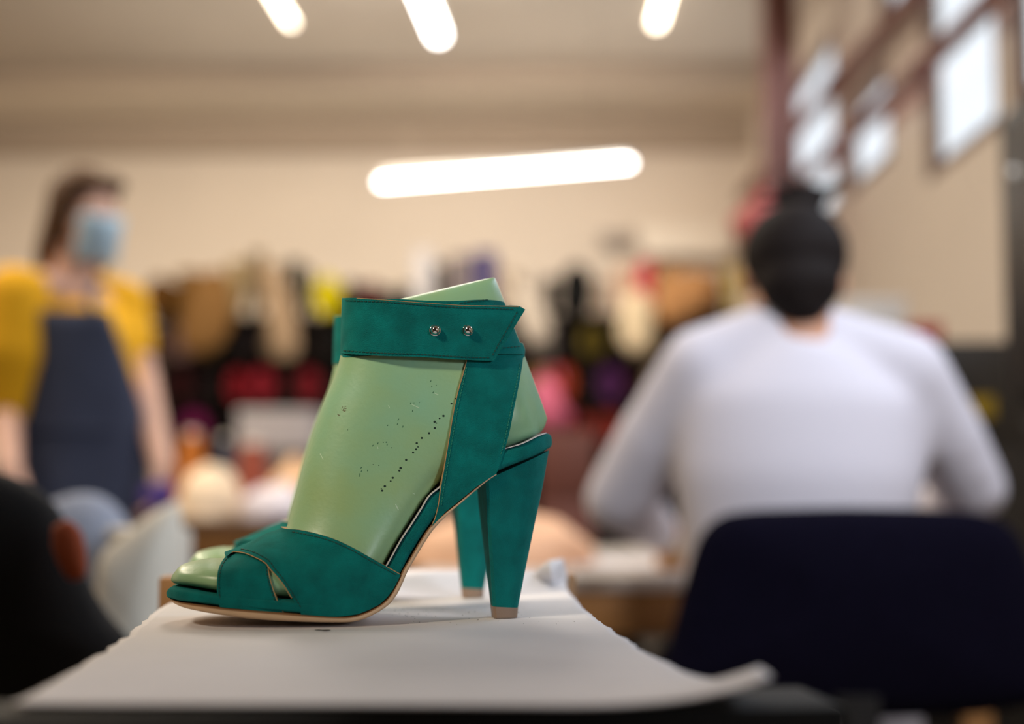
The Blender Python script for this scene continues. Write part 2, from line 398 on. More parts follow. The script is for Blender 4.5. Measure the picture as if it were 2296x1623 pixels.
    vb = prism_clip('vamp_strap', mk(WRAPR, .0030), bp, [SUEDE, TANEDGE], E, low())
    cut_edge([(520,1238.5),(526,1236.5),(549.6,1240),(574.6,1250.5),(594,1261.5),(606,1276),(631,1305),(654,1341)], h2, vb)
    cut_edge([(869,1271),(881,1278),(896,1286.5)], h2, vb)
    cut_edge([(601,1268),(604,1291),(612.5,1321),(622.5,1348),(635,1372)], h1, vs)
    vb['label'] = 'wide crossed suede strap over the instep'
    stitches('stitching', [[(655,1192),(709,1203),(748,1215),(788,1233),(827,1255),(867,1277),(890,1290)], [(540,1231),(560,1235),(582,1244),(603,1257),(614,1272),(639,1303),(662,1340),(677,1366)]], h2, vb)
    # ---- strap that rises from the arch to the ankle
    qp = [(1048,770),(1180,770),(1176,800)]+crom([(1173,803),(1166,850),(1155,905),(1141,975),(1128,1020),(1113,1062)], 4)+[(1093,1075),(1068,1091.5),(1029,1123.5),(1000,1146.5)]+crom([(968,1180),(976,1160),(983,1128),(988,1092),(996,1045),(1006,985),(1017,920),(1028,870),(1038,835),(1047,800)], 4)
    h3 = hitter(bvh_of(mk(WRAPR, .0016)))
    qs = prism_clip('quarter_strap', mk(WRAPR, .0016), qp, [SUEDE, TANEDGE], E, low())
    cut_edge([(1046.5,806),(1038.5,838),(1028.5,872),(1017.5,920),(1006.5,985),(996.5,1045),(988.5,1090),(983.5,1128),(976.5,1158),(970,1174)], h3, qs, .00028)
    GT = mat('bright_teal_thread', rgb(6, 122, 100), .7)
    stitches('stitching', [[(1046,822),(1037,865),(1026,915),(1014,985),(1003,1048),(995,1094),(989,1135)], [(1166,815),(1159,852),(1148,905),(1134,975),(1121,1025)]], h3, qs, GT, step=7.2)
    # ---- ankle strap: a band around the last, and its free end laid over the near side
    n_ = 2.7; bW = .0285
    def uc(j): # j 0 bottom .. 1 top
        a = loc(764+2*j, 730, 0)[0]; b = loc(1177-45*j, 730, .004)[0]; return (a+b)/2, (b-a)/2
    def sgn(x): return (x > 0)-(x < 0)
    bm = bmesh.new(); NP = 72; NJ = 6; v0 = loc(900, 797, bW)[1]; v1 = loc(900, 669, bW)[1]
    grid = []
    for inner in (0, 1):
        g = []
        for j in range(NJ+1):
            jj = j/NJ; c, a = uc(jj); aa = a-.0017*inner; bb = bW-.0017*inner; row = []
            for k in range(NP):
                ph = 2*math.pi*k/NP; cs, sn = math.cos(ph), math.sin(ph)
                x = c+aa*sgn(cs)*abs(cs)**(2/n_); y = -bb*sgn(sn)*abs(sn)**(2/n_)
                top = v1+.0012*max(0, cs)-.0012*math.exp(-((cs-.15)/.3)**2); bot = v0+.0030*max(0, cs)
                row.append(bm.verts.new((x, y, bot+(top-bot)*jj)))
            g.append(row)
        grid.append(g)
    for g, fl in ((grid[0], 0), (grid[1], 1)):
        for j in range(NJ):
            for k in range(NP): bm.faces.new((g[j][k], g[j][(k+1) % NP], g[j+1][(k+1) % NP], g[j+1][k]))
    for j in (0, NJ):
        for k in range(NP):
            f = bm.faces.new((grid[0][j][k], grid[0][j][(k+1) % NP], grid[1][j][(k+1) % NP], grid[1][j][k])); f.material_index = 1
    band = bm.copy(); band.normal_update(); ah = hitter(bvh_of(band)); band.free()
    ank = obj('ankle_strap', bm, [SUEDE, TANEDGE], E)
    stitches('stitching', [[(1030,680),(1080,673),(1129,672)], [(1119,781),(1150,778),(1170,776)]], ah, ank)
    # free end
    top = crom([(766,668),(800,667.5),(857,671),(935,677),(1000,681.5),(1040,684),(1100,685),(1150,685),(1165,686.5),(1178,694)], 6)
    bot = crom([(763,792),(800,795),(857,798),(935,800),(985,803),(1020,805.5),(1052,807),(1080,808.5),(1095,809),(1108,808)], 6)
    def wB(x, j, e):
        c, a = uc(j); t = (x-c)/a
        f = lambda t: bW*max(0, 1-min(abs(t), 1)**n_)**(1/n_)
        t0 = .42
        if t <= t0: return f(max(t, -1))+e
        sl = (f(t0+.01)-f(t0-.01))/.02; return f(t0)+sl*(t-t0)*.95+e
    def surf(px, py, e):
        j = min(1, max(0, (797-py)/128)); w_ = .02
        for _ in range(12):
            x, z = loc(px, py, w_); w_ = .5*w_+.5*wB(x, j, e)
        return Vector((x, -w_, z))
    bm = bmesh.new(); NJ2 = 12; G = []
    for e in (.0022, .0005):
        g = []
        for j in range(NJ2+1):
            t = j/NJ2
            g.append([bm.verts.new(surf(b[0]+(a[0]-b[0])*t + (10*math.sin(math.pi*t) if i == len(top)-1 else 0)*0, b[1]+(a[1]-b[1])*t, e)) for i, (a, b) in enumerate(zip(top, bot))])
        G.append(g)
    nI = len(top)
    for g in G:
        for j in range(NJ2):
            for i in range(nI-1): bm.faces.new((g[j][i], g[j][i+1], g[j+1][i+1], g[j+1][i]))
    def rim(seq):
        for (j, i), (j2, i2) in zip(seq, seq[1:]):
            f = bm.faces.new((G[0][j][i], G[0][j2][i2], G[1][j2][i2], G[1][j][i])); f.material_index = 1
    seq = [(0, i) for i in range(nI)]+[(j, nI-1) for j in range(1, NJ2+1)]+[(NJ2, i) for i in range(nI-2, -1, -1)]+[(j, 0) for j in range(NJ2-1, -1, -1)]
    rim(seq)
    fb = bm.copy(); fb.normal_update(); fh = hitter(bvh_of(fb)); fb.free()
    flap = obj('strap_end', bm, [SUEDE, TANEDGE], ank)
    tag(flap, 'pointed free end of the ankle strap with two studs')
    cut_edge([(800,668.6),(857,672),(935,678),(1000,682.5),(1040,685),(1100,686),(1164,687.5)], fh, flap, .0002)
    stitches('strap_stitching', [[(775,674),(857,677),(935,683),(1000,688),(1040,690),(1100,691.5),(1160,694)], [(1160,698),(1150,716),(1113,780),(1103,799)], [(770,786),(857,791.5),(935,794),(1000,798),(1050,801),(1100,802)]], fh, ank)
    for px, py in ((975.5, 740.5), (1048.5, 740.5)):
        p, nn = fh(px, py); bm = bmesh.new(); sphere(bm, p+nn.normalized()*.0016*(1 if nn.y < 0 else -1), .0026, u=24, v=16)
        sphere(bm, p, (.0031, .0006, .0031), u=20, v=8)
        tag(obj('stud', bm, CHROME, ank), 'round silver stud')
    return E, EL

E1, L1 = build_shoe()
tag(E1, 'teal suede high heel sandal nearest the camera, two silver studs on its ankle strap', 'sandal', 'pair of teal suede sandals')
tag(L1, 'pale green plastic last with rows of awl holes, inside the nearer sandal', 'shoe last', 'green lasts inside the sandals')
def mirror_copy(src, delta, label, cat, group, lift=0):
    r = src.copy(); COL.objects.link(r); r.location = src.location+delta; tag(r, label, cat, group)
    def rec(a, b):
        for ch in [c for c in a.children]:
            c = ch.copy(); c.data = ch.data.copy(); c.data.transform(Matrix.Scale(-1, 4, (0, 1, 0))); c.data.flip_normals()
            if lift and ch.name.startswith('ankle'): c.location.z += lift
            COL.objects.link(c); c.parent = b; rec(ch, c)
    rec(src, r); return r
DX = at(1058, 1200, .91)-at(1130, 1200, .775); DX.z = 0
mirror_copy(E1, DX, 'teal suede high heel sandal half hidden behind the nearer one, its pair', 'sandal', 'pair of teal suede sandals', .008)
mirror_copy(L1, DX, 'pale green plastic last inside the farther sandal, only toe and front edge showing', 'shoe last', 'green lasts inside the sandals')

# ================================================================== bench the sandals stand on
WOOD = mat('pine_wood', rgb(176, 128, 78), .55, var=.18, scale=12)
PAPER = mat('white_paper', rgb(228, 225, 230), .62, var=.05, scale=14, bump=.3, bscale=14)
def A2(px, py): # picture point -> bench top plane
    d = ray(px, py); return CAM+d*((ZT-CAM.z)/d.z)
bench = empty('wooden_bench', (-.103, .85, 0), R(8.3), label='narrow pine bench under the white paper sheet, its end board showing at both sides', cat='bench')
def bpart(name, c, s, m=WOOD, bev=.002):
    bm = bmesh.new(); box(bm, Vector(c), s, bev=bev); return obj(name, bm, m, bench)
bpart('top_board', (0, -.010, ZT-.0147), (.20, .63, .024))
bpart('front_panel', (.004, -.350, ZT-.170), (.30, .05, .333), mat('black_painted_board', rgb(14, 13, 13), .8))  # black board added in place of the dark fade at the near edge
bpart('end_board', (.001, .15, ZT-.05), (.287, .02, .118))
for sx in (-1, 1):
    for sy in (-.28, .26): bpart('leg', (sx*.085, sy, (ZT-.026)/2), (.035, .035, ZT-.026))
bpart('stretcher', (0, -.01, .22), (.03, .54, .05))

def clampf(x, a, b): return max(a, min(b, x))
# sheet of paper: outline read at the near and side edges, laid over the board and the end board
rg = random.Random(5)
left = [(375,1353),(352,1366),(318,1396),(300,1407),(287,1426),(270,1432),(240,1455),(205,1473),(180,1490),(150,1506),(110,1530),(60,1556)]
right = [(1300,1352),(1306,1362),(1327,1377),(1356,1401),(1369,1407),(1380,1420),(1402,1427),(1430,1450),(1455,1463),(1490,1479),(1530,1501),(1570,1519),(1615,1536)]
def edge_x(pts, y, jit):
    P = sorted([(A2(*p).y, A2(*p).x) for p in pts])
    if y <= P[0][0]: return P[0][1]
    if y >= P[-1][0]:
        return P[-1][1]+(y-P[-1][0])*jit
    for (a, b), (c, d) in zip(P, P[1:]):
        if a <= y <= c: return b+(d-b)*(y-a)/(c-a)
Y0 = A2(800, 1564).y; Y1 = 1.16
NY, NX = 150, 60
bm = bmesh.new(); G = []
for j in range(NY+1):
    y = Y0-.012+(Y1-Y0+.012)*j/NY; row = []
    yy = max(y, Y0)
    xl = edge_x(left, yy, .02); xr = edge_x(right, yy, -.06)
    for i in range(NX+1):
        t = i/NX; x = xl+(xr-xl)*t
        jx = .0016*noise.noise(Vector((y*60, 3 if t < .5 else 9, 0)))*(abs(2*t-1)**8)
        z = ZT-.0003
        # rises over the end board
        q = (bench.matrix_world if False else Matrix.Translation(Vector((-.103, .85, 0))) @ Matrix.Rotation(R(8.3), 4, 'Z')).inverted() @ Vector((x, y, 0))
        u = (q.y-.15)/.032
        if u < 0: z += .0105*math.exp(-u*u*1.1)*min(1, max(0, (q.x+.12)/.03))
        else: z += .0105*max(0, 1-u*u*.05)-.02*max(0, u-2)*.2
        z += .0006*noise.noise(Vector((x*9, y*9, 1)))*min(1, abs(y-.8)*6)
        # near end of the sheet slopes off and hangs over the front edge
        if y < Y0+.13:
            k = (Y0+.13-y)
            z -= .02*k*k
        # near right corner curls up
        if y < .56 and t > .72:
            k = (t-.72)/.28*min(1, (.56-y)/.05); z += .010*k**3; x += .012*k
        row.append(bm.verts.new((x+jx, y, z)))
    G.append(row)
for j in range(NY):
    for i in range(NX): bm.faces.new((G[j][i], G[j][i+1], G[j+1][i+1], G[j+1][i]))
sheet = obj('paper_sheet', bm, PAPER)
so_ = sheet.modifiers.new('s', 'SOLIDIFY'); so_.thickness = .0004; so_.offset = -1; bake(sheet)
tag(sheet, 'white paper sheet with torn edges under the sandals', 'paper')
# curled torn corner standing up at the far right
bm = bmesh.new(); cc = [(1192,1292),(1210,1270),(1232,1256),(1262,1252),(1266,1270),(1277,1304),(1262,1312),(1252,1322),(1240,1318),(1215,1305)]
P0 = [at(x, y, 1.0+.012*math.sin(x*.06)) for x, y in cc]; c0 = bm.verts.new(at(1236, 1288, .975)); vs = [bm.verts.new(p) for p in P0]
for a, b in zip(vs, vs[1:]+vs[:1]): bm.faces.new((a, b, c0))
bmesh.ops.subdivide_edges(bm, edges=bm.edges[:], cuts=2, use_grid_fill=True)
o = obj('curled_corner', bm, PAPER, sheet); m_ = o.modifiers.new('s', 'SOLIDIFY'); m_.thickness = .0005; m_.offset = 0; bake(o)
# flecks and smudges on the paper
bm = bmesh.new(); rr = random.Random(11)
sp = [(1161,1373,3.2),(1072,1389,2),(1051,1373,1.4)]+[(rr.gauss(900, 50), rr.gauss(1372, 10), rr.uniform(.5, 1.3)) for _ in range(40)]+[(rr.uniform(900, 1290), rr.uniform(1350, 1400), rr.uniform(.4, .9)) for _ in range(30)]
for x, y, r in sp:
    p = A2(x, y); p.z = ZT+.0001; sphere(bm, p, (r*.00024, r*.0003, .00012), None, 8, 5)
for (x, y, L, wd) in ((714,1412,8,1.6),(731,1413,10,2.4)):
    p = A2(x, y); p.z = ZT+.0001; sphere(bm, p, (L*.00024, wd*.0011, .0001), None, 12, 5)
tag(obj('ink_fleck', bm, mat('black_ink', rgb(40, 34, 38), .8), sheet), kind='stuff')

# ================================================================== room
ZC, YB, XL, XR, YF = 3.2, 9.0, -4.2, at(1692, 1080, 9).x, -2.5
WALL = mat('cream_wall_paint', rgb(226, 214, 200), .85, var=.03, scale=2)
CEIL = mat('beige_ceiling_paint', rgb(206, 194, 178), .9, var=.04, scale=1.5)
CONC = mat('grey_concrete_floor', rgb(92, 86, 80), .7, var=.2, scale=3)
def slab(name, c, s, m, kind='structure', bev=0):
    bm = bmesh.new(); box(bm, Vector(c), s, bev=bev); o = obj(name, bm, m, smooth=False)
    if kind: o['kind'] = kind
    return o
slab('floor', ((XL+XR)/2, (YB+YF)/2, -.05), (XR-XL+.4, YB-YF+.4, .1), CONC)
slab('ceiling', ((XL+XR)/2, (YB+YF)/2, ZC+.05), (XR-XL+.4, YB-YF+.4, .1), CEIL)
slab('wall_back', ((XL+XR)/2, YB+.1, ZC/2), (XR-XL+.4, .2, ZC), WALL)
slab('wall_left', (XL-.1, (YB+YF)/2, ZC/2), (.2, YB-YF, ZC), WALL)
slab('wall_front', ((XL+XR)/2, YF-.1, ZC/2), (XR-XL+.4, .2, ZC), mat('dark_brown_panel', rgb(70, 58, 50), .8, var=.1))
slab('trim_1', ((XL+XR)/2, YB-.06, ZC-.10), (XR-XL, .12, .2), mat('brown_beam_paint', rgb(172, 156, 140), .8))
slab('trim_2', ((XL+XR)/2, 7.7, ZC-.05), (XR-XL, .14, .1), MATS['brown_beam_paint'])
slab('trim_3', ((XL+XR)/2, 5.6, ZC-.05), (XR-XL, .14, .1), MATS['brown_beam_paint'])
slab('baseboard_back', ((XL+XR)/2, YB-.01, .06), (XR-XL, .02, .12), MATS['brown_beam_paint'])
# right wall with window openings
WINS = [(6.35, 7.75, 2.12, 2.98), (5.35, 6.15, 2.12, 2.52), (4.95, 5.5, 2.62, 3.0), (4.05, 4.85, 1.92, 3.0), (2.6, 3.95, 1.92, 3.0)]
ys = sorted({YF, YB} | {a for q in WINS for a in q[:2]}); zs = sorted({0, ZC} | {a for q in WINS for a in q[2:]})
bm = bmesh.new()
for a, b in zip(ys, ys[1:]):
    for c, d in zip(zs, zs[1:]):
        my, mz = (a+b)/2, (c+d)/2
        if any(q[0] < my < q[1] and q[2] < mz < q[3] for q in WINS): continue
        box(bm, Vector((XR+.03, my, mz)), (.06, b-a, d-c))
bmesh.ops.remove_doubles(bm, verts=bm.verts, dist=1e-4)
o = obj('wall_right', bm, WALL, smooth=False); o['kind'] = 'structure'
FRM = mat('brown_window_frame', rgb(110, 84, 72), .6)
gm = bpy.data.materials.new('window_glass'); gm.use_nodes = True; nt = gm.node_tree; nt.nodes.clear()
t_ = nt.nodes.new('ShaderNodeBsdfTransparent'); g_ = nt.nodes.new('ShaderNodeBsdfGlossy'); g_.inputs['Roughness'].default_value = .03
mx = nt.nodes.new('ShaderNodeMixShader'); mx.inputs[0].default_value = .06; ou = nt.nodes.new('ShaderNodeOutputMaterial')
nt.links.new(t_.outputs[0], mx.inputs[1]); nt.links.new(g_.outputs[0], mx.inputs[2]); nt.links.new(mx.outputs[0], ou.inputs[0])
for n, (a, b, c, d) in enumerate(WINS):
    e = empty('window_%d' % (n+1), (XR+.02, (a+b)/2, c)); e['kind'] = 'structure'
    bm = bmesh.new(); H = d-c; W = b-a
    for yy, zz, sy, sz in ((0, .02, W, .04), (0, H-.02, W, .04), (-W/2+.02, H/2, .04, H), (W/2-.02, H/2, .04, H)): box(bm, Vector((0, yy, zz)), (.04, sy, sz))
    obj('window_frame', bm, FRM, e, smooth=False)
    bm = bmesh.new(); box(bm, Vector((0, 0, H/2)), (.006, W-.06, H-.06)); obj('window_pane', bm, gm, e, smooth=False)
# pipes along the right wall and the brown post
PIPE = mat('brown_red_steel', rgb(124, 80, 70), .6)
def strut(name, pts, r, m, label, cat, group=None, seg=12):
    bm = bmesh.new(); P = [Vector(p) for p in pts]; o_ = P[0].copy(); tube(bm, [p-o_ for p in P], r, seg)
    for p in P[1:-1]: tube(bm, [p-o_-(P[-1]-P[0]).normalized()*.03, p-o_+(P[-1]-P[0]).normalized()*.03], r*1.35, seg)
    o = obj(name, bm, m); o.location = o_; return tag(o, label, cat, group)
xp = XR-.07
strut('steel_pipe', [(xp, 3.2, 2.22), (xp, 4.6, 2.25), (xp, 6, 2.32), (xp, 8.9, 2.42)], .034, PIPE, 'lower brown steel pipe running along the windowed right wall', 'pipe')
strut('steel_pipe', [(xp, 3.2, 2.50), (xp, 4.6, 2.53), (xp, 6, 2.60), (xp, 8.9, 2.70)], .034, PIPE, 'upper brown steel pipe running along the windowed right wall', 'pipe')
p = at(1752, 500, 6.2); bm = bmesh.new()
for sx in (-1, 1): box(bm, Vector((sx*.06, 0, ZC/2)), (.02, .13, ZC-.002))
box(bm, Vector((0, 0, ZC/2)), (.10, .016, ZC-.002)); box(bm, Vector((0, 0, .01)), (.2, .2, .02)); o = obj('steel_post', bm, PIPE, smooth=False); o.location = (p.x, p.y, 0)
tag(o, 'brown red steel column rising to the ceiling behind the seated person', 'column')

# ================================================================== lamps
TUBE_W = mat('cool_tube_glass', (.9, .9, .9), .4, emit=(1, .97, .93), es=14)
TUBE_Y = mat('warm_tube_glass', (.9, .9, .9), .4, emit=(1, .86, .66), es=11)
ENAM = mat('white_enamel', rgb(225, 220, 210), .4)
def batten(D0, px0, py0, px1, py1, wid, m, label, group=None):
    """ceiling batten, its far end at a picture point, running toward the camera"""
    a = at(px0, py0, D0); k = (a.z-.9); t = 1
    d = ray(px1, py1); D1 = k/(d.z/d.dot(HEAD)); b = at(px1, py1, D1); b.z = a.z
    c = (a+b)/2; L = (b-a).length; rz = math.atan2((b-a).y, (b-a).x)
    e = empty('ceiling_light', (c.x, c.y, a.z), rz, label=label, cat='ceiling light', group=group)
    bm = bmesh.new(); capsule(bm, (-L/2, 0, 0), (L/2, 0, 0), wid, wid, 14); obj('tube', bm, m, e)
    bm = bmesh.new(); box(bm, Vector((0, 0, wid+.025)), (L+.05, wid*1.6, .04), bev=.004); obj('housing', bm, ENAM, e)
    for s in (-1, 1): bm = bmesh.new(); box(bm, Vector((s*(L/2+.01), 0, .01)), (.03, wid*1.3, wid*1.6+.03), bev=.003); obj('end_cap', bm, ENAM, e)
    if ZC-.001-(a.z+wid+.045) > .01:
        for s in (-.35, .35):
            bm = bmesh.new(); tube(bm, [(s*L, 0, wid+.04), (s*L, 0, ZC-a.z)], .004, 6); obj('hanger', bm, ENAM, e)
    return e
batten(7.0, 654, 44, 590, -60, .028, TUBE_Y, 'warm ceiling tube light at the far left, only its end in the frame')
batten(6.3, 983, 78, 925, -60, .030, TUBE_W, 'white ceiling tube light hanging in the middle above the sandal')
batten(7.0, 1472, 48, 1502, -60, .028, TUBE_Y, 'warm ceiling tube light near the brown steel column')
a, b = at(856, 409, 7.0), at(1409, 365, 6.62); b.z += 0; c = (a+b)/2; L = (b-a).length
e = empty('pendant_light', c, 0, label='long white tube light hanging level in front of the cream back wall', cat='pendant light')
bm = bmesh.new(); capsule(bm, a-c, b-c, .014, .014, 14); obj('tube', bm, TUBE_W, e)
bm = bmesh.new(); tube(bm, [a-c+Vector((0, 0, .035)), b-c+Vector((0, 0, .035))], .013, 8); obj('housing', bm, ENAM, e)
for t in (.12, .88):
    q = a.lerp(b, t)-c; bm = bmesh.new(); tube(bm, [q+Vector((0, 0, .03)), q+Vector((0, 0, ZC-c.z-q.z))], .0012, 6); obj('cord', bm, mat('grey_cord', rgb(110, 100, 90), .8), e)

# ================================================================== soft traced forms (cloth, coats, hides)
def pillow(name, outline, D, thick, m, label=None, cat=None, group=None, parent=None, nz=.01, nf=9, K=7, bulge=1.0, seed=0, origin=True):
    P = crom(outline+[outline[0]], 5)[:-1]; W3 = [at(x, y, D) for x, y in P]
    c = sum(W3, Vector())/len(W3); bm = bmesh.new(); rings = []
    for side in (1, -1):
        for k in range(K):
            if side == -1 and k == 0: continue
            s = math.cos(k*math.pi/2/K); y = side*thick*math.sin(k*math.pi/2/K)*bulge
            ring = []
            for p in W3:
                q = (p-c)*s+HEAD*(-y); n = noise.noise_vector((q+c)*nf+Vector((seed, 0, 0)))*nz*(.3+.7*math.sin(k*math.pi/2/K)); ring.append(bm.verts.new(q+n))
            rings.append((side, k, ring))
    fr = [r for s_, k, r in rings if s_ == 1]; bk = [fr[0]]+[r for s_, k, r in rings if s_ == -1]; n = len(W3)
    for seq, sd in ((fr, 1), (bk, -1)):
        for A_, B_ in zip(seq, seq[1:]):
            for i in range(n): bm.faces.new((A_[i], A_[(i+1) % n], B_[(i+1) % n], B_[i]))
        cv = bm.verts.new(HEAD*(-sd*thick*bulge)); L = seq[-1]
        for i in range(n): bm.faces.new((L[i], L[(i+1) % n], cv))
    o = obj(name, bm, m, parent)
    o.location = c
    if label: tag(o, label, cat, group)
    return o
CREAM = mat('cream_cloth', rgb(240, 234, 220), .85, bump=.2, bscale=120)
PBLUE = mat('pale_blue_cloth', rgb(160, 168, 188), .85)
BLACK = mat('black_cloth', rgb(16, 15, 17), .9)
NAVY = mat('navy_upholstery', rgb(11, 9, 26), .95, spec=.08, var=.2, scale=80, bump=.4, bscale=900)
ORANGE = mat('orange_lining', rgb(176, 84, 48), .8)

# ================================================================== seated person
SKIN = mat('warm_skin', rgb(205, 152, 122), .55)
SKINP = mat('pale_skin', rgb(222, 178, 158), .55)
HAIRD = mat('dark_hair', rgb(26, 19, 18), .75, spec=.2, var=.3, scale=90)
HAIRB = mat('brown_hair', rgb(84, 56, 32), .7, spec=.3, var=.3, scale=90)
SHIRT = mat('white_jersey', rgb(222, 220, 232), .85, bump=.2, bscale=60)
TROU = mat('dark_denim', rgb(34, 36, 48), .85)
def W(px, py, D): return at(px, py, D)
def hand(bm, wrist, d, up, side, curl=.5, s=1):
    """palm, four unequal bent fingers and a thumb, added to a body mesh before it is fused"""
    d = d.normalized(); sd = d.cross(up).normalized()*side; up = sd.cross(d).normalized()*side
    pc = wrist+d*.045*s
    capsule(bm, wrist+d*.018*s-sd*.016*s, pc+d*.03*s-sd*.02*s, .016*s, .013*s, 10); capsule(bm, wrist+d*.018*s+sd*.014*s, pc+d*.03*s+sd*.02*s, .016*s, .013*s, 10); capsule(bm, wrist, pc+d*.03*s, .019*s, .015*s, 10)
    dn = -up
    for k, L in enumerate((.068, .078, .072, .056)):
        b0 = pc+d*.035*s+sd*(.028-.0185*k)*s; p = b0; a = .15+curl*.4
        for j, fr_ in enumerate((.45, .32, .23)):
            dd = (d*math.cos(a)+dn*math.sin(a)); q = p+dd*L*fr_*s; capsule(bm, p, q, (.0088-.0008*j)*s, (.0080-.0008*j)*s, 8); p = q; a += curl*.7
    p = wrist+d*.025*s+sd*.024*s; dd = (d*.62+sd*.7+dn*.25).normalized(); q = p+dd*.04*s; capsule(bm, p, q, .0115*s, .0095*s, 8)
    dd = (d*.9+sd*.2+dn*.3).normalized(); capsule(bm, q, q+dd*.03*s, .0092*s, .008*s, 8)
def head(bm, c, M, s=1):
    """head facing local -y; M turns it"""
    def S(p, r): sphere(bm, c+M @ Vector(p)*s, [x*s for x in r], M)
    def Cp(a, b, ra, rb): capsule(bm, c+M @ Vector(a)*s, c+M @ Vector(b)*s, ra*s, rb*s, 10)
    S((0, .012, .022), (.074, .094, .088)); S((0, -.028, -.045), (.056, .060, .068)); S((0, -.055, -.092), (.026, .022, .018))
    S((.040, -.055, -.028), (.024, .024, .022)); S((-.040, -.055, -.028), (.024, .024, .022))
    Cp((0, -.080, .012), (0, -.104, -.028), .008, .0125); Cp((0, -.098, -.032), (.013, -.090, -.033), .008, .006); Cp((0, -.098, -.032), (-.013, -.090, -.033), .008, .006)
    Cp((-.018, -.086, -.061), (.018, -.086, -.061), .0075, .0075); Cp((-.015, -.085, -.071), (.015, -.085, -.071), .008, .008)
    Cp((-.042, -.074, .022), (-.014, -.084, .022), .009, .008); Cp((.042, -.074, .022), (.014, -.084, .022), .009, .008)
    for x in (-1, 1): S((x*.076, .006, -.012), (.011, .018, .031)); S((x*.080, .000, -.002), (.010, .013, .018))
def face_parts(c, M, par, s=1):
    for x in (-1, 1):
        bm = bmesh.new(); sphere(bm, c+M @ Vector((x*.030, -.078, .004))*s, (.0115*s,)*3, M); o = obj('eye', bm, mat('eye_white', rgb(230, 225, 220), .3), par)
        bm = bmesh.new(); sphere(bm, c+M @ Vector((x*.030, -.0882, .003))*s, (.0052*s, .002*s, .0052*s), M); obj('iris', bm, mat('dark_iris', rgb(40, 30, 24), .2), o)
D = 2.2
pA = W(1775, 1100, D); PA = empty('person', (pA.x, pA.y, 0), label='seated person seen from behind in a white long sleeve top, dark hair pinned up', cat='person')
def rel(p): return Vector(p)-PA.location
hc = rel(W(1778, 616, D+.02)); HM = Matrix.Rotation(R(180), 3, 'Z') @ Matrix.Rotation(R(14), 3, 'X')
nb = rel(W(1790, 745, D-.01)); shl, shr = rel(W(1575, 822, D)), rel(W(2030, 832, D))
ell, elr = rel(W(1388, 1120, D+.12)), rel(W(2178, 1095, D+.10)); wrl, wrr = rel(W(1480, 1196, D+.40)), rel(W(2050, 1185, D+.40))
bm = bmesh.new(); head(bm, hc, HM, .95)
capsule(bm, hc+Vector((0, -.02, -.05)), nb+Vector((0, 0, -.03)), .054, .060)
zs_ = [nb.z-.02, nb.z-.10, nb.z-.22, nb.z-.34, nb.z-.46, .50]
tor = [(.085, .06), (.165, .095), (.165, .11), (.145, .10), (.150, .105), (.175, .13)]
tube(bm, [Vector((nb.x*(1-i/6), nb.y*(1-i/8)+.0, z)) for i, z in enumerate(zs_)], tor, 24)
for a, b, c in ((shl, ell, wrl), (shr, elr, wrr)):
    sh0 = Vector((nb.x+(a.x-nb.x)*.35, a.y, a.z+.03)); capsule(bm, sh0, a, .05, .054); capsule(bm, a, b, .050, .040); capsule(bm, b, c, .039, .026)
hand(bm, wrl, Vector((.55, .8, -.02)), Vector((0, 0, 1)), -1, .5); hand(bm, wrr, Vector((-.55, .8, -.02)), Vector((0, 0, 1)), 1, .5)
for s in (-1, 1):
    hp = Vector((s*.09, 0, .53)); kn = Vector((s*.13, .45, .53)); an = Vector((s*.13, .42, .10)); capsule(bm, hp, kn, .085, .062); capsule(bm, kn, an, .058, .038); capsule(bm, an, an+Vector((0, .14, -.065)), .035, .028)
body = fuse('body', bm, SKIN, PA, .007, 5); face_parts(hc, HM, body)
# shirt
bm = bmesh.new()
tube(bm, [Vector((nb.x*(1-i/6), nb.y*(1-i/8), z)) for i, z in enumerate([nb.z-.012, nb.z-.05, nb.z-.10, nb.z-.22, nb.z-.34, nb.z-.46, .49])], [(.078, .066), (.13, .085), (.186, .108), (.19, .128), (.172, .120), (.178, .126), (.195, .145)], 28)
for a, b, c in ((shl, ell, wrl), (shr, elr, wrr)):
    sh0 = Vector((nb.x+(a.x-nb.x)*.25, a.y, a.z+.052)); capsule(bm, sh0, a, .052, .064); capsule(bm, a, a.lerp(b, .5), .066, .064); capsule(bm, a.lerp(b, .5), b, .066, .058); capsule(bm, b, c.lerp(b, .06), .058, .042)
    # folds of slack cloth at elbow and armpit
    for k in range(4):
        q = a.lerp(b, .35+.2*k); capsule(bm, q+Vector((0, -.035, .02)), q+Vector((.03, -.045, -.02)), .016, .012, 8)
    capsule(bm, a+Vector((0, 0, -.06)), Vector((a.x*.8, 0, a.z-.25)), .05, .04)
sh = fuse('shirt', bm, SHIRT, PA, .009, 24)
bm = bmesh.new()
tube(bm, [Vector((0, 0, z)) for z in (.455, .48, .53, .58)], [(.15, .12), (.185, .15), (.185, .145), (.175, .125)], 24)
for s in (-1, 1):
    hp = Vector((s*.09, 0, .545)); kn = Vector((s*.13, .45, .54)); an = Vector((s*.13, .42, .13)); capsule(bm, hp, kn, .093, .072); capsule(bm, kn, an, .070, .055)
fuse('trousers', bm, TROU, PA, .012, 5)
for s in (-1, 1):
    bm = bmesh.new(); capsule(bm, Vector((s*.13, .41, .055)), Vector((s*.13, .56, .035)), .050, .036); box(bm, Vector((s*.13, .48, .012)), (.085, .26, .024), bev=.01); fuse('shoe', bm, BLACK, PA, .008, 3)
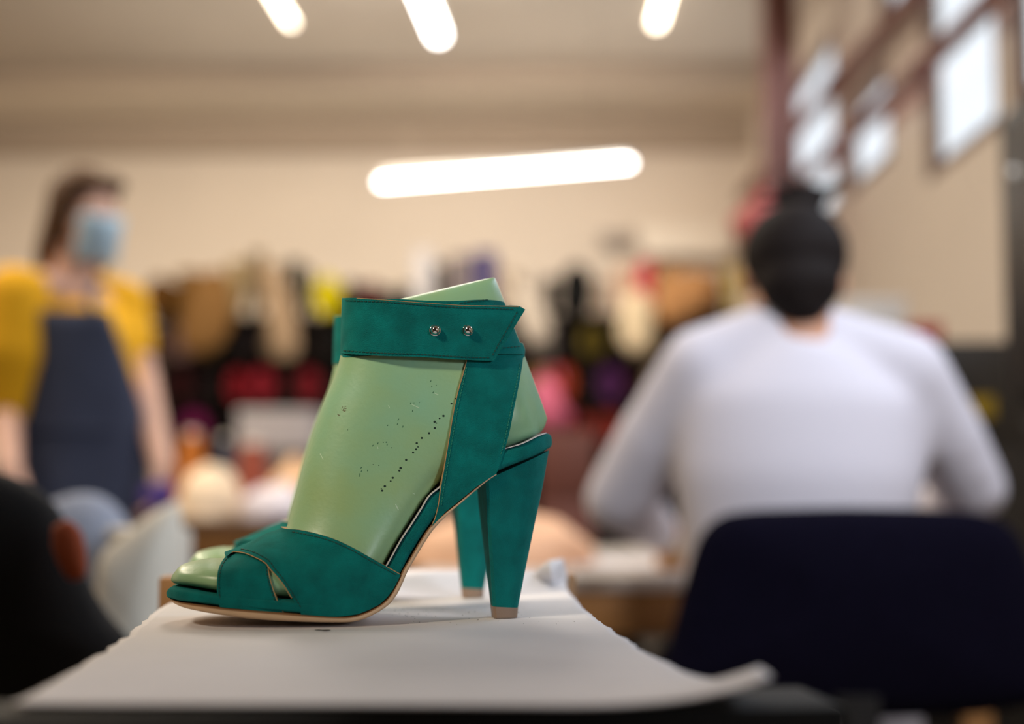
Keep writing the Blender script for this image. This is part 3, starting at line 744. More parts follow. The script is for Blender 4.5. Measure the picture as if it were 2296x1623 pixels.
# hair drawn up to a spiky knot
bm = bmesh.new(); H = lambda x, y, z: hc+HM @ Vector((x, y, z))
sphere(bm, H(0, .028, .022), (.083, .086, .083), HM); sphere(bm, H(0, .052, -.035), (.066, .056, .058), HM); sphere(bm, H(0, .05, -.07), (.042, .046, .035), HM)
kc = rel(W(1808, 446, D+.03)); sphere(bm, kc, (.034, .03, .026))
rr = random.Random(4)
for a_ in range(13):
    an_ = rr.uniform(-.3, math.pi+.3); L = rr.uniform(.035, .075); d_ = Vector((math.cos(an_), rr.uniform(-.6, .6), math.sin(an_)*.8)).normalized(); capsule(bm, kc+d_*.012, kc+d_*(.015+L), .009, .0035, 8)
fuse('hair', bm, HAIRD, PA, .005, 3)

# ================================================================== standing person
D = 3.4; pB = W(165, 1100, D); PB = empty('person', (pB.x, pB.y, 0), label='standing person in a yellow top, navy apron and pale blue face mask', cat='person')
def rel(p): return Vector(p)-PB.location
hc = rel(W(192, 488, D)); HM = Matrix.Rotation(R(46), 3, 'Z') @ Matrix.Rotation(R(10), 3, 'X')
nb = rel(W(160, 632, D)); shl, shr = rel(W(32, 668, D-.12)), rel(W(278, 682, D+.08))
ell, elr = rel(W(8, 905, D-.10)), rel(W(318, 850, D+.06)); wrl, wrr = rel(W(22, 1058, D-.30)), rel(W(365, 1045, D-.12))
bm = bmesh.new(); head(bm, hc, HM, .98)
capsule(bm, hc+Vector((-.02, .01, -.05)), nb+Vector((0, 0, -.03)), .050, .056)
zz = [nb.z-.02, nb.z-.10, nb.z-.24, nb.z-.38, nb.z-.50, .82]
tube(bm, [Vector((nb.x*(1-i/6), 0, z)) for i, z in enumerate(zz)], [(.08, .06), (.14, .09), (.14, .115), (.125, .10), (.155, .12), (.15, .12)], 24)
for a, b, c in ((shl, ell, wrl), (shr, elr, wrr)):
    capsule(bm, Vector((nb.x+(a.x-nb.x)*.4, a.y*.6, a.z+.03)), a, .045, .052); capsule(bm, a, b, .048, .038); capsule(bm, b, c, .040, .026)
hand(bm, wrl, Vector((.35, -.4, -.8)), Vector((0, -1, .2)), 1, .6); hand(bm, wrr, Vector((0, -.3, -.95)), Vector((.9, 0, .2)), -1, .6)
for s in (-1, 1):
    hp = Vector((s*.085, 0, .86)); kn = Vector((s*.10, -.02, .48)); an = Vector((s*.11, .02, .09)); capsule(bm, hp, kn, .088, .056); capsule(bm, kn, an, .054, .036); capsule(bm, an, an+Vector((0, -.13, -.05)), .034, .028)
bo = fuse('body', bm, SKINP, PB, .007, 5); face_parts(hc, HM, bo, .98)
YEL = mat('mustard_knit', rgb(246, 184, 10), .85, bump=.3, bscale=90)
bm = bmesh.new()
tube(bm, [Vector((nb.x*(1-i/6), 0, z)) for i, z in enumerate([nb.z-.055, nb.z-.09, nb.z-.13, nb.z-.24, nb.z-.38, nb.z-.50, .84])], [(.105, .082), (.135, .108), (.155, .122), (.158, .136), (.138, .115), (.165, .13), (.17, .135)], 26)
for a, b, c in ((shl, ell, wrl), (shr, elr, wrr)):
    capsule(bm, Vector((nb.x+(a.x-nb.x)*.5, a.y*.6, a.z+.025)), a, .050, .062)
capsule(bm, shl, shl.lerp(ell, .55), .078, .10); capsule(bm, shl.lerp(ell, .5), ell, .10, .085)
capsule(bm, shr, shr.lerp(elr, .55), .060, .052)
fuse('sweater', bm, YEL, PB, .009, 6)
APR = mat('navy_apron_cloth', rgb(56, 64, 88), .85, var=.12, scale=14)
bm = bmesh.new(); rows = []
zt = nb.z-.085
for j in range(25):
    t = j/24; z = zt-(zt-.42)*t; k = nb.z-z
    hw = (.095+.085*min(1, t*3.2)**1.1+.02*t); tx = nb.x*(1-min(1, k/.6))
    row = []
    for i in range(17):
        u = i/8-1; a_ = u*R(78)*(hw/.19); rx, ry = .188+.04*max(0, t-.4), .150+.06*max(0, t-.4)
        row.append(bm.verts.new((tx+.01+rx*math.sin(a_)*1.02, -ry*math.cos(a_)-.006-.010*math.sin(u*9+t*3)*t, z)))
    rows.append(row)
for A_, B_ in zip(rows, rows[1:]):
    for i in range(16): bm.faces.new((A_[i], A_[i+1], B_[i+1], B_[i]))
ap = obj('apron', bm, APR, PB); m_ = ap.modifiers.new('s', 'SOLIDIFY'); m_.thickness = .004; bake(ap)
bm = bmesh.new()
for s in (-1, 1): tube(bm, [Vector((nb.x*.8+s*.10, -.148, zt-.005)), Vector((nb.x+s*.078, -.10, nb.z-.045)), Vector((nb.x+s*.06, .03, nb.z+.01)), Vector((nb.x, .07, nb.z))], (.009, .004), 8)
obj('neck_strap', bm, APR, ap)
bm = bmesh.new(); n = 28; zb = nb.z-.36
tube(bm, [Vector((nb.x*.35+.186*math.sin(2*math.pi*i/n), -.158*math.cos(2*math.pi*i/n), zb)) for i in range(n+1)], (.010, .004), 8, cap=False); obj('waist_tie', bm, APR, ap)
bm = bmesh.new()
tube(bm, [Vector((0, 0, z)) for z in (.80, .86, .92, .98)], [(.14, .12), (.17, .135), (.17, .135), (.15, .12)], 24)
for s in (-1, 1): capsule(bm, Vector((s*.085, 0, .86)), Vector((s*.10, -.02, .48)), .096, .072); capsule(bm, Vector((s*.10, -.02, .48)), Vector((s*.11, .02, .12)), .070, .058)
fuse('trousers', bm, BLACK, PB, .012, 5)
for s in (-1, 1):
    bm = bmesh.new(); capsule(bm, Vector((s*.11, .02, .055)), Vector((s*.11, -.15, .035)), .048, .036); box(bm, Vector((s*.11, -.06, .012)), (.085, .26, .024), bev=.01); fuse('shoe', bm, BLACK, PB, .008, 3)
# mask
bm = bmesh.new(); g = []
for j in range(9):
    t = j/8; row = []
    for i in range(13):
        u = i/6-1; a_ = u*R(50); z = .008-.112*t; bul = .104+.014*math.sin(math.pi*min(1, t*1.05))*(1-abs(u))-.018*t
        row.append(bm.verts.new(hc+HM @ Vector((.072*math.sin(a_)*1.03, -bul*math.cos(a_)**.7-.004, z+.004*math.sin(t*18)*0))))
    g.append(row)
for A_, B_ in zip(g, g[1:]):
    for i in range(12): bm.faces.new((A_[i], A_[i+1], B_[i+1], B_[i]))
mk_ = obj('face_mask', bm, mat('pale_blue_mask', rgb(186, 218, 240), .8, bump=.3, bscale=60), PB); m_ = mk_.modifiers.new('s', 'SOLIDIFY'); m_.thickness = .002; bake(mk_)
bm = bmesh.new()
for s in (-1, 1):
    for z0 in (0, -.1): tube(bm, [hc+HM @ Vector((s*.065, -.055, z0)), hc+HM @ Vector((s*.082, .005, -.02)), hc+HM @ Vector((s*.084, .014, .01))], .0014, 6)
obj('ear_loop', bm, MATS['pale_blue_mask'], mk_)
bm = bmesh.new(); H = lambda x, y, z: hc+HM @ Vector((x, y, z))
sphere(bm, H(0, .024, .038), (.082, .094, .086), HM); sphere(bm, H(0, .055, -.02), (.075, .06, .075), HM)
for s in (-1, 1): capsule(bm, H(s*.068, .02, .02), H(s*.070, .045, -.10), .024, .026); capsule(bm, H(s*.070, .045, -.10), H(s*.062, .06, -.17), .026, .014)
capsule(bm, H(0, .07, -.05), H(0, .075, -.17), .05, .03); capsule(bm, H(-.055, -.052, .078), H(.045, -.05, .086), .024, .022); capsule(bm, H(-.072, -.03, .05), H(-.076, -.005, -.06), .022, .02)
fuse('hair', bm, HAIRB, PB, .006, 4)
pillow('gathered_cloth', [(318,1095),(372,1078),(392,1110),(372,1150),(330,1165),(312,1130)], D-.16, .02, mat('violet_cloth', rgb(84, 62, 140), .85), 'violet cloth held in the hand of the standing person', 'cloth', nz=.006)

# ================================================================== chair behind which the person sits
ch = at(1900, 1100, 1.93); CH = empty('office_chair', (ch.x, ch.y, 0), label='navy upholstered chair with a rounded backrest, behind the seated person', cat='chair')
def under(o, root):
    o.parent = root; o.location = o.location-root.location; return o
o = pillow('backrest', [(1700,1142),(1900,1137),(2120,1142),(2230,1160),(2290,1215),(2325,1320),(2350,1450),(2340,1560),(2200,1600),(1900,1610),(1600,1600),(1470,1560),(1492,1470),(1518,1370),(1540,1285),(1570,1200),(1620,1155)], 1.93, .045, NAVY, nz=.003)
under(o, CH)
bm = bmesh.new(); box(bm, Vector((0, .25, .405)), (.50, .46, .07), bev=.025); obj('seat', bm, NAVY, CH)
bm = bmesh.new(); tube(bm, [(0, .24, .40), (0, .24, .09)], .03, 14); obj('gas_column', bm, BLACK, CH)
bm = bmesh.new(); tube(bm, [(0, .2, .38), (0, .01, .37), (0, -.045, .44), (0, -.035, .62)], (.03, .012), 10); obj('back_support', bm, BLACK, CH)
for k in range(5):
    a = k*2*math.pi/5+.3; bm = bmesh.new(); e_ = Vector((.28*math.cos(a), .24+.28*math.sin(a), .065)); tube(bm, [(0, .24, .10), e_], .018, 8); l = obj('leg', bm, BLACK, CH)
    bm = bmesh.new(); sphere(bm, e_-Vector((0, 0, .036)), (.028, .012, .028)); obj('caster', bm, BLACK, l)

# ================================================================== work tables
TOPM = mat('pale_laminate', rgb(206, 198, 190), .4, var=.05, scale=8)
EDGE = mat('oak_edge', rgb(150, 104, 56), .5, var=.2, scale=10)
def table(name, x0, x1, y0, y1, z, label, legs=True, mt=TOPM):
    e = empty(name, ((x0+x1)/2, (y0+y1)/2, 0), label=label, cat='table'); W_, H_ = x1-x0, y1-y0
    bm = bmesh.new(); box(bm, Vector((0, 0, z-.012)), (W_, H_, .024), bev=.003); obj('table_top', bm, mt, e)
    bm = bmesh.new(); box(bm, Vector((0, -H_/2+.02, z-.062)), (W_-.04, .024, .075), bev=.002); obj('front_rail', bm, EDGE, e)
    for a in (-1, 1):
        for b in (-1, 1):
            bm = bmesh.new(); box(bm, Vector((a*(W_/2-.05), b*(H_/2-.06), (z-.024)/2)), (.05, .05, z-.024), bev=.003); obj('leg', bm, EDGE, e)
    return e
zd = .742
dx0 = at(930, 1290, 2.42).x; Yd = at(1400, 1290, 2.42).y
table('work_table', dx0, at(2260, 1290, 2.42).x, Yd, Yd+1.0, zd, 'pale topped work table with an oak front rail in front of the seated person')
# dark drawer unit under it
bm = bmesh.new(); box(bm, Vector((0, 0, .30)), (.5, .6, .6), bev=.01); DR = empty('drawer_unit', (at(1130, 1290, 2.42).x, Yd+.42, 0), label='dark drawer unit under the work table of the seated person', cat='drawer unit')
obj('body', bm, mat('dark_grey_metal', rgb(40, 38, 38), .5), DR)
for k in range(3):
    bm = bmesh.new(); box(bm, Vector((0, -.306, .12+.19*k)), (.46, .012, .17), bev=.003); d_ = obj('drawer', bm, MATS['dark_grey_metal'], DR)
    bm = bmesh.new(); tube(bm, [(-.06, -.325, .15+.19*k), (.06, -.325, .15+.19*k)], .005, 8); obj('handle', bm, CHROME, d_)
HIDE = mat('peach_leather', rgb(236, 186, 148), .6, var=.06, scale=20)
def heap(name, px0, px1, py_top, D, z, depth, m, label, cat, seed, group=None):
    """slack heap of material lying on a surface"""
    a, b = at(px0, 1080, D), at(px1, 1080, D); c = (a+b)/2; rx = (b-a).length/2; h = at((px0+px1)/2, py_top, D).z-z
    bm = bmesh.new(); bmesh.ops.create_uvsphere(bm, u_segments=40, v_segments=24, radius=1)
    for v in bm.verts:
        n = noise.noise(v.co*2.1+Vector((seed, 0, 0)))*.28+noise.noise(v.co*5+Vector((0, seed, 0)))*.10
        zz_ = max(v.co.z*1.0, 0)**.8*(1+n); r_ = 1+n*.35
        v.co = Vector((v.co.x*rx*r_, v.co.y*depth*r_, zz_*h+.001))
    o = obj(name, bm, m); o.location = (c.x, c.y, z); return tag(o, label, cat, group)
heap('leather_hide', 905, 1330, 1158, 2.78, zd, .20, HIDE, 'peach coloured leather hide heaped on the work table behind the sandal heels', 'leather', 3)
bm = bmesh.new(); box(bm, Vector((0, 0, .0015)), (.34, .30, .003)); o = obj('paper_sheet', bm, PAPER); pp = at(1400, 1250, 2.75); o.location = (pp.x, pp.y, zd); o.rotation_euler.z = .15
tag(o, 'white pattern paper lying on the work table left of the seated person', 'paper')
p = at(1512, 1200, 2.62); e = empty('leather_roll', (p.x, p.y, zd), label='short tan leather roll standing on the work table by the hand of the seated person', cat='leather roll')
bm = bmesh.new(); tube(bm, [(0, 0, 0), (0, 0, .085)], .034, 20); obj('roll', bm, mat('tan_leather', rgb(198, 146, 92), .6), e)
bm = bmesh.new(); tube(bm, [(0, 0, .03), (0, 0, .05)], .0355, 20); obj('band', bm, mat('cream_band', rgb(225, 208, 180), .7), e)
# left side table with heaps
tx0, tx1 = at(396, 1150, 4).x, at(1000, 1150, 4).x
table('side_table', tx0, tx1, 3.75, 4.95, .80, 'brown topped table behind the toes of the sandals, piled with cloth', mt=mat('brown_table_top', rgb(96, 70, 52), .6))
heap('leather_piece', 400, 545, 1052, 4.0, .80, .12, mat('cream_leather', rgb(236, 214, 184), .6), 'cream leather heap beside the hand of the standing person', 'leather', 5)
heap('cloth_heap', 538, 700, 1092, 3.95, .80, .12, mat('white_cotton', rgb(228, 222, 230), .8), 'white cloth heap on the brown table, right of the cream leather heap', 'cloth', 8)
heap('leather_piece', 590, 760, 1040, 4.35, .80, .13, mat('light_tan_leather', rgb(222, 180, 140), .6), 'light tan leather heap behind the white cloth heap', 'leather', 12)
def cone(px, top, D, r, m, label):
    p = at(px, 1100, D); h = at(px, top, D).z-.80; e = empty('thread_cone', (p.x, p.y, .80), label=label, cat='thread cone')
    bm = bmesh.new(); tube(bm, [(0, 0, .012), (0, 0, .02), (0, 0, h*.5), (0, 0, h*.92)], [r, r, r*.86, r*.6], 20); obj('yarn', bm, m, e)
    bm = bmesh.new(); tube(bm, [(0, 0, 0), (0, 0, h)], [r*1.02*.6, r*.3], 14); obj('core', bm, CREAM, e)
cone(428, 965, 4.62, .055, mat('amber_thread', rgb(196, 112, 24), .7), 'amber thread cone at the back of the brown table, nearest the standing person')
cone(500, 975, 4.66, .043, mat('navy_thread', rgb(34, 38, 66), .7), 'navy thread cone between the amber and the rust cones')
cone(566, 985, 4.55, .062, mat('rust_thread', rgb(150, 72, 52), .7), 'rust coloured thread cone in front of the white box')
def crate(name, px0, px1, y0, y1, D, dep, m, label, cat, zbase=None):
    a, b = at(px0, y0, D), at(px1, y1, D); z0 = b.z if zbase is None else zbase
    e = empty(name, ((a.x+b.x)/2, (a.y+b.y)/2+dep/2, z0), label=label, cat=cat); w_, h_ = b.x-a.x, a.z-z0
    bm = bmesh.new(); box(bm, Vector((0, 0, h_*.42)), (w_*.97, dep*.97, h_*.84), bev=.004); obj('body', bm, m, e)
    bm = bmesh.new(); box(bm, Vector((0, 0, h_*.90)), (w_, dep, h_*.2), bev=.004); obj('lid', bm, m, e); return e
crate('storage_cabinet', 520, 720, 1012, 1300, 5.25, .4, mat('grey_cabinet', rgb(90, 80, 74), .6), 'low grey cabinet carrying a white box, behind the nearer sandal', 'cabinet', 0)
zt_ = at(600, 1012, 5.25).z
crate('storage_box', 530, 705, 918, 1012, 5.25, .3, mat('white_card', rgb(190, 184, 186), .7), 'white lidded box on the low grey cabinet left of the green last', 'box', zt_+.001)
crate('storage_cabinet', 1206, 1335, 965, 1300, 4.5, .4, mat('red_brown_wood', rgb(112, 62, 48), .6), 'red brown wooden cabinet between the sandal heel and the seated person', 'cabinet', 0)
# right side
cx0 = at(1880, 760, 3.3).x
crate('machine_cabinet', 1880, 2408, 764, 1200, 3.5, .55, mat('dark_machine_grey', rgb(46, 44, 42), .5), 'dark grey machine cabinet against the right wall, topped by a red box', 'cabinet', 0)
zc = at(1880, 764, 3.5).z
bm = bmesh.new(); q = at(2190, 912, 3.47); box(bm, Vector((0, 0, 0)), (.085, .004, .05)); o = obj('warning_label', bm, mat('yellow_label', rgb(176, 150, 20), .6)); cab = [x for x in scn.objects if x.name.startswith('machine_cabinet')][0]
o.parent = cab; o.location = Vector((q.x, q.y-.0, q.z))-cab.location
crate('storage_box', 1895, 2035, 668, 762, 3.62, .2, mat('white_plastic', rgb(226, 222, 216), .5), 'white box on the dark machine cabinet, behind the shoulder of the seated person', 'box', zc+.001)
crate('tool_box', 2046, 2116, 722, 762, 3.6, .15, mat('red_paint', rgb(180, 42, 32), .5), 'small red box at the front of the dark machine cabinet', 'box', zc+.001)
a = at(2268, 700, 2.5)
e = empty('drill_press', (a.x+.175, a.y, 0), label='black upright machine column at the right edge of the frame', cat='machine')
ht = at(2268, 190, 2.5).z
bm = bmesh.new(); tube(bm, [(0, 0, .0), (0, 0, 1.1)], .07, 20); obj('column', bm, BLACK, e)
bm = bmesh.new(); box(bm, Vector((0, 0, (ht+1.05)/2)), (.27, .40, ht-1.05), bev=.04); obj('motor_housing', bm, mat('black_enamel', rgb(22, 22, 24), .45), e)
bm = bmesh.new(); box(bm, Vector((0, 0, .03)), (.3, .42, .06), bev=.01); obj('base', bm, BLACK, e)
bm = bmesh.new(); box(bm, Vector((0, -.08, 1.0)), (.27, .30, .03), bev=.006); obj('work_plate', bm, BLACK, e)
bm = bmesh.new(); tube(bm, [(-.06, -.14, 1.10), (-.06, -.14, 1.02)], .02, 12); obj('spindle', bm, CHROME, e)
bm = bmesh.new(); tube(bm, [(0, -.12, .6), (0, -.12, .98)], .10, 14); obj('guard', bm, BLACK, e)
bm = bmesh.new(); q = at(2272, 385, 2.27)-e.location; sphere(bm, q+Vector((.0, 0, 0)), (.008, .006, .008)); obj('knob', bm, ENAM, e)  # pale ball added as a light reflection on the housing
pillow('hanging_cloth', [(1636,490),(1664,466),(1694,438),(1716,420),(1730,440),(1728,490),(1708,530),(1674,540),(1642,518)], 6.10, .05, mat('coral_cloth', rgb(196, 100, 96), .8), 'coral red cloth hanging on the brown steel column above the pinned hair', 'cloth')
# left foreground: coat over a chair, pale cloths
e = empty('coat_chair', at(60, 1100, 1.40)*1, label='dark wooden chair under the black coat at the lower left', cat='chair'); e.location.z = 0
for x in (-.2, .2):
    for y in (-.0, .36): bm = bmesh.new(); tube(bm, [(x, y+.03, 0), (x, y+.03, .46 if y else .74)], .016, 8); obj('leg', bm, mat('dark_wood', rgb(40, 28, 22), .6), e)
bm = bmesh.new(); box(bm, Vector((0, .2, .46)), (.44, .42, .03), bev=.01); obj('seat', bm, MATS['dark_wood'], e)
bm = bmesh.new(); box(bm, Vector((0, .03, .69)), (.42, .02, .10), bev=.006); obj('back_rail', bm, MATS['dark_wood'], e)
coat = pillow('black_coat', [(-420,1060),(-200,1040),(-20,1052),(70,1085),(120,1130),(150,1200),(185,1290),(230,1370),(290,1440),(330,1520),(330,1700),(300,1900),(0,1950),(-420,1900)], 1.33, .045, BLACK, 'black coat draped over a chair at the lower left corner', 'coat', nz=.012)
o = pillow('orange_lining', [(118,1180),(150,1165),(180,1190),(192,1240),(190,1290),(160,1300),(135,1270),(118,1225)], 1.27, .012, ORANGE, nz=.003); under(o, coat)
pillow('cream_cloth', [(398,1120),(408,1200),(404,1300),(395,1400),(390,1560),(300,1640),(180,1600),(205,1420),(212,1330),(232,1245),(290,1190),(350,1142)], 1.75, .05, CREAM, 'cream cloth hanging beside the bench at the sandal toes', 'cloth', nz=.012)
pillow('folded_cloth', [(120,1120),(180,1104),(235,1112),(275,1150),(290,1210),(300,1290),(280,1420),(200,1420),(150,1330),(125,1230)], 1.95, .05, PBLUE, 'pale blue cloth hanging between the black coat and the cream cloth', 'cloth', nz=.012)
# rail that carries the two cloths
e = empty('garment_rail', at(250, 1100, 2.04)*1, label='low white rail that carries the cream and the pale blue cloth', cat='rail'); e.location.z = 0
bm = bmesh.new(); tube(bm, [(-.16, 0, .83), (.16, -.2, .83)], .01, 8); obj('crossbar', bm, ENAM, e)
for x, y in ((-.155, 0), (.155, -.2)): bm = bmesh.new(); tube(bm, [(x, y, 0), (x, y, .835)], .012, 8); obj('post', bm, ENAM, e)

# ================================================================== shelving full of leather along the back wall
def atY(px, py, Y): d = ray(px, py); return CAM+d*(Y/d.y)
YS = 8.1
DK = mat('dark_shelf_board', rgb(22, 16, 14), .85, spec=.1)
sx0, sx1 = atY(322, 700, YS).x, atY(1668, 700, YS).x
bases = [705, 802, 902, 1000, 1098]; bz = [atY(1148, y, YS).z for y in bases]
e = empty('shelving_unit', ((sx0+sx1)/2, YS+.3, 0), label='long dark shelving unit full of leather along the cream back wall', cat='shelving unit')
for z in bz+[.25]:
    bm = bmesh.new(); box(bm, Vector((0, 0, z-.012)), (sx1-sx0, .56, .022)); obj('shelf', bm, DK, e, smooth=False)
bm = bmesh.new(); box(bm, Vector((0, .275, bz[0]/2)), (sx1-sx0, .012, bz[0])); obj('back_panel', bm, DK, e, smooth=False)
for k in range(5):
    for yy in (-.27, .25):
        bm = bmesh.new(); box(bm, Vector((-(sx1-sx0)/2+(sx1-sx0)*k/4, yy, (bz[0]-.024)/2)), (.03, .03, bz[0]-.024)); obj('upright', bm, DK, e, smooth=False)
LM = {}
def leather(c):
    if c not in LM: LM[c] = mat('leather_%s' % NAMES.get(c, 'colour').replace(' ', '_')+('' if c in NAMES else str(len(LM))), rgb(*c), .8, spec=.12)
    return LM[c]
NAMES = {}
rows = [
 [(348,62,95,(98,64,22),'dark amber','roll'),(412,66,108,(116,80,30),'amber brown','fold'),(470,54,100,(150,126,84),'olive beige','fold'),(522,48,130,(164,142,102),'khaki','hang'),(566,40,150,(128,108,78),'mushroom','hang'),(606,40,122,(184,158,126),'light tan','hang'),(648,44,132,(20,18,20),'black','roll2'),(686,30,112,(96,86,40),'moss','hang'),(728,84,96,(214,200,0),'bright yellow','roll'),(784,38,84,(52,28,28),'dark maroon','fold'),(824,46,78,(96,42,42),'maroon','fold'),(866,44,64,(70,42,38),'plum brown','fold'),(906,36,72,(40,30,30),'black brown','fold'),(946,44,152,(210,208,212),'white','box'),(986,34,120,(44,38,44),'charcoal','hang'),(1030,56,142,(122,112,116),'warm grey','roll2'),(1086,54,148,(56,50,106),'indigo','box'),(1136,50,112,(206,190,170),'bone','fold'),(1186,50,104,(200,188,174),'off white','fold'),(1234,46,90,(62,52,48),'umber','fold'),(1294,100,120,(34,30,28),'black','roll'),(1352,42,88,(176,154,134),'putty','fold'),(1404,56,112,(212,176,150),'blush','hang'),(1450,44,124,(210,62,80),'coral red','hang'),(1502,58,118,(180,132,82),'caramel','fold'),(1556,50,108,(206,172,138),'light peach','fold'),(1606,46,98,(150,110,76),'nut brown','fold'),(1648,34,112,(206,184,92),'straw yellow','hang')],
 [(350,54,74,(104,74,60),'cocoa','fold'),(406,56,84,(184,146,146),'dusty pink','fold'),(458,48,74,(124,94,54),'bronze','roll'),(506,46,78,(32,25,24),'black','fold'),(554,46,84,(52,34,40),'aubergine','roll'),(606,52,92,(166,146,122),'beige','hang'),(656,46,82,(24,22,22),'black','roll'),(702,42,78,(58,38,34),'dark umber','fold'),(744,40,84,(20,20,22),'black','roll'),(1216,56,80,(192,184,172),'ivory','fold'),(1270,48,74,(58,48,44),'peat','roll'),(1330,62,78,(126,108,26),'olive yellow','roll'),(1382,38,82,(48,40,40),'black','fold'),(1430,56,90,(212,196,170),'cream','hang'),(1490,60,84,(84,54,32),'dark tan','fold'),(1544,48,80,(84,94,124),'slate blue','roll'),(1594,48,74,(140,100,72),'cinnamon','fold'),(1642,42,80,(60,44,36),'dark brown','fold')],
 [(352,54,80,(46,26,26),'black cherry','fold'),(400,44,84,(106,20,26),'dark red','roll'),(446,44,78,(60,22,28),'oxblood','fold'),(486,34,80,(28,22,24),'black','roll'),(528,50,76,(156,20,36),'crimson','roll'),(586,60,82,(168,32,50),'raspberry','roll'),(636,36,78,(32,22,24),'black','fold'),(688,56,78,(150,28,42),'cherry red','roll'),(738,40,80,(22,20,22),'black','roll'),(1208,48,82,(190,136,66),'ochre','roll'),(1262,52,88,(208,76,34),'orange red','roll'),(1312,42,76,(66,40,38),'chestnut','fold'),(1368,60,86,(98,44,108),'purple','roll'),(1422,42,78,(96,26,34),'wine red','fold'),(1478,58,88,(194,172,146),'sand','roll'),(1530,42,80,(34,30,32),'black','fold'),(1580,48,82,(70,50,60),'mauve grey','roll'),(1636,50,76,(44,36,34),'dark brown','fold')],
 [(352,52,80,(34,26,26),'black','fold'),(388,24,72,(60,34,40),'plum','roll'),(432,58,86,(150,30,104),'magenta','roll'),(486,44,76,(56,30,42),'dark plum','fold'),(1214,44,76,(120,60,46),'rust','fold'),(1262,44,80,(70,34,32),'mahogany','fold'),(1306,40,74,(196,66,54),'brick red','roll'),(1360,60,82,(176,62,52),'terracotta','roll'),(1414,44,78,(110,30,50),'burgundy','fold'),(1466,52,82,(60,44,66),'dusky violet','fold'),(1520,48,78,(36,30,30),'black','roll'),(1574,50,80,(50,40,38),'dark brown','fold'),(1630,48,76,(30,26,28),'black','fold')],
 [(500,44,70,(30,24,26),'black','fold'),(1230,50,76,(40,30,28),'black','fold'),(1290,50,80,(90,50,36),'russet','roll'),(1345,50,72,(32,28,28),'black','roll'),(1400,48,76,(60,40,32),'dark brown','fold'),(1455,50,72,(28,24,26),'black','roll')]]
KN = {'roll': ('leather_roll', 'leather roll'), 'roll2': ('leather_roll', 'upright leather roll'), 'fold': ('folded_leather', 'folded leather'), 'hang': ('leather_hide', 'slack leather hide'), 'box': ('file_box', 'box')}
RN = ['top shelf', 'second shelf', 'third shelf', 'fourth shelf', 'lowest filled shelf']
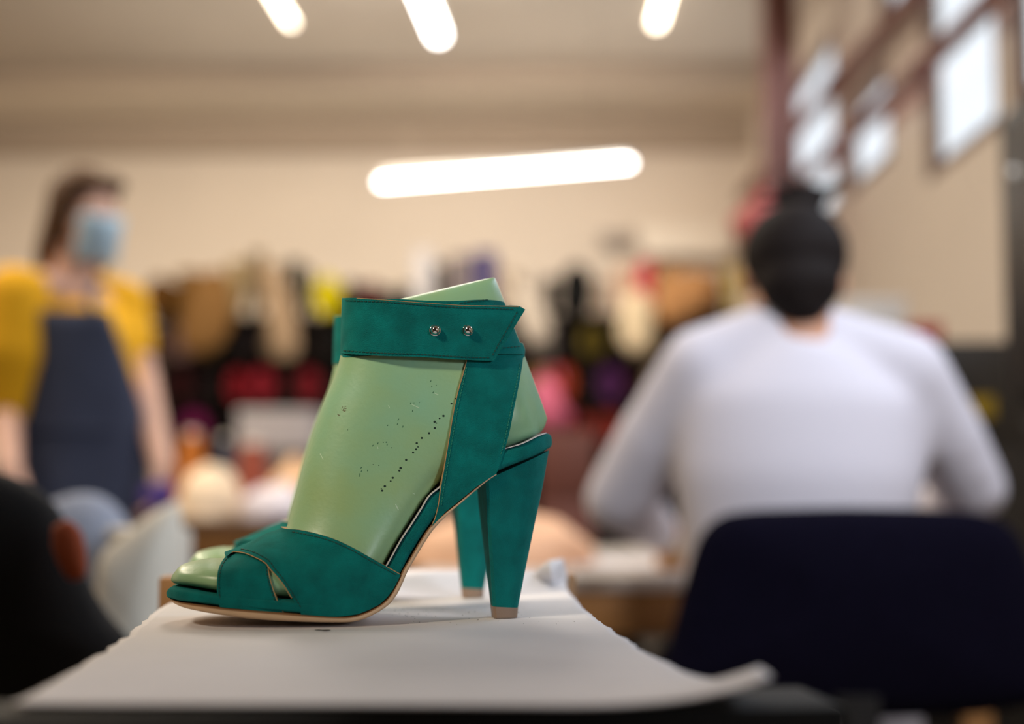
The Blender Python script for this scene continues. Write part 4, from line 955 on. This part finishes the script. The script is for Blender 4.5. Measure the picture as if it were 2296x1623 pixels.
for ri, row in enumerate(rows):
    z = bz[ri]+.0005
    for i, (px, w_, h_, c, cn, kd) in enumerate(row):
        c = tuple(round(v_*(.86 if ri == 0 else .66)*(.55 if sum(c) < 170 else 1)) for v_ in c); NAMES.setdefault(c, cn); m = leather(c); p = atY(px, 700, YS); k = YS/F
        for nn_ in ([row[i-1]] if i else [])+([row[i+1]] if i+1 < len(row) else []):
            w_ = min(w_, abs(nn_[0]-px)*2*row[i][1]/(row[i][1]+nn_[1])*.94)
        W_ = w_*k; H_ = h_*k if ri == 0 else min(h_*k, bz[ri-1]-bz[ri]-.032)
        bm = bmesh.new(); seed = ri*40+i
        if kd == 'roll':
            rx, rz = W_/2, min(H_/2, W_/2*1.05); rr_ = min(rx, rz); n = 22; dep = .42
            if H_ > 2.1*rr_:   # stacked on a fold: keep the roll but standing oval
                rz = H_/2
            A_ = []
            for yy, sc in ((0, .9), (.012, 1), (dep-.012, 1), (dep, .9)):
                A_.append([bm.verts.new((rx*sc*math.cos(2*math.pi*t/n), yy, rz+rz*sc*math.sin(2*math.pi*t/n))) for t in range(n)])
            for a_, b_ in zip(A_, A_[1:]):
                for t in range(n): bm.faces.new((a_[t], a_[(t+1) % n], b_[(t+1) % n], b_[t]))
            hole = []
            for yy, sc in ((0, .32), (.03, .28)): hole.append([bm.verts.new((rx*sc*math.cos(2*math.pi*t/n), yy, rz+rz*sc*math.sin(2*math.pi*t/n))) for t in range(n)])
            for t in range(n):
                bm.faces.new((A_[0][t], A_[0][(t+1) % n], hole[0][(t+1) % n], hole[0][t])); bm.faces.new((hole[0][t], hole[0][(t+1) % n], hole[1][(t+1) % n], hole[1][t]))
            bm.faces.new(hole[1]); bm.faces.new(A_[-1])
        elif kd == 'roll2':
            tube(bm, [(0, .1, 0), (0, .1, .01), (0, .1, H_-.01), (0, .1, H_)], [W_*.46, W_/2, W_/2, W_*.44], 20)
        elif kd == 'box':
            box(bm, Vector((0, .15, H_/2)), (W_, .3, H_), bev=.005)
            box(bm, Vector((0, -.002, H_*.3)), (W_*.3, .006, .02))
        elif kd == 'fold':
            L_ = 3+seed % 3
            for q in range(L_):
                hh = H_/L_; wv = W_*(1-.06*((q+seed) % 3)); box(bm, Vector(((.5-((q*7+seed) % 5)/4)*.01, .18, hh*(q+.5))), (wv, .34, hh*.98), bev=min(hh*.42, .03))
        else:
            n = 9
            A_ = []
            for j in range(11):
                t = j/10; ww = W_/2*(.8+.2*math.sin(math.pi*t)+.1*math.sin(seed+t*5)); rr_ = []
                for q in range(20):
                    a = 2*math.pi*q/20; rr_.append(bm.verts.new((ww*math.cos(a)*(.6+.4*t if t < .3 else 1)+.006*math.sin(seed+j), .06+.055*math.sin(a)*(1+.25*math.sin(3*a+seed)), t*H_)))
                A_.append(rr_)
            for a_, b_ in zip(A_, A_[1:]):
                for q in range(20): bm.faces.new((a_[q], a_[(q+1) % 20], b_[(q+1) % 20], b_[q]))
            bm.faces.new(A_[0]); bm.faces.new(A_[-1])
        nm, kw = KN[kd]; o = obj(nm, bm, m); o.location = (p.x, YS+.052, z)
        nb_ = row[i-1] if i and abs(row[i-1][0]-px) < 110 else (row[i+1] if i+1 < len(row) else None)
        lab = '%s %s on the %s' % (cn, kw, RN[ri])
        if nb_: lab += ', %s %s %s' % ('right of' if i and abs(row[i-1][0]-px) < 110 else 'left of', nb_[4], {'roll': 'roll', 'roll2': 'upright roll', 'fold': 'fold', 'hang': 'hide', 'box': 'box'}[nb_[5]])
        tag(o, lab, {'roll': 'leather roll', 'roll2': 'leather roll', 'fold': 'folded leather', 'hang': 'leather hide', 'box': 'box'}[kd], 'leather on the '+RN[ri])
for ol, c, nm, lab in (
 ([(583,604),(612,592),(642,640),(664,720),(668,788),(642,806),(612,790),(598,700)], (150,128,104), 'tan', 'long tan hide hanging over the front of the top shelf, left of the yellow roll'),
 ([(440,618),(498,606),(522,680),(505,760),(452,795),(404,768),(412,690)], (112,82,46), 'amber_beige', 'amber beige hide hanging over the shelf front nearest the standing person'),
 ([(1400,664),(1440,652),(1462,704),(1455,780),(1410,786),(1386,740)], (205,188,158), 'cream', 'cream hide hanging over the shelf front below the coral red hide'),
 ([(1142,644),(1190,650),(1224,700),(1234,758),(1190,770),(1162,720)], (176,166,154), 'stone', 'stone coloured hide hanging over the shelf front right of the green last'),
 ([(1478,630),(1560,606),(1606,640),(1562,700),(1490,726),(1466,680)], (166,122,80), 'caramel', 'caramel hide hanging over the shelf front beside the head of the seated person')):
    pillow('leather_hide', ol, (YS-.028)*math.cos(YAW)-math.sin(YAW)*atY(ol[0][0], 700, YS).x, .045, mat('hanging_leather_'+nm, rgb(*c), .8, spec=.12), lab, 'leather hide', 'hides hanging over the shelf fronts', nz=.012)
# pale case lying on top of the right end, and a pink bag at the shelf front
p = atY(1545, 600, YS); 
crate('wall_cabinet', 1432, 1645, 505, 572, 8.75, .18, mat('cream_card', rgb(232, 222, 208), .6), 'cream wall cupboard above the right end of the shelving', 'cupboard')
crate('wall_vent', 1345, 1420, 520, 548, 8.85, .09, mat('grey_vent', rgb(160, 150, 142), .6), 'small grey vent box on the back wall left of the cream cupboard', 'vent')
pb = pillow('pink_bag', [(1196,856),(1228,846),(1252,872),(1262,905),(1284,935),(1262,962),(1225,965),(1196,940)], 8.02, .09, mat('pink_leather', rgb(196, 96, 128), .75), 'bright pink bag hanging on the shelving front right of the green last', 'bag', nz=.008)
bm = bmesh.new(); tube(bm, [Vector((-.05, .02, .13)), Vector((-.03, .10, .22)), Vector((.03, .10, .22)), Vector((.05, .02, .13))], .006, 8); obj('handle', bm, MATS['pink_leather'], pb)
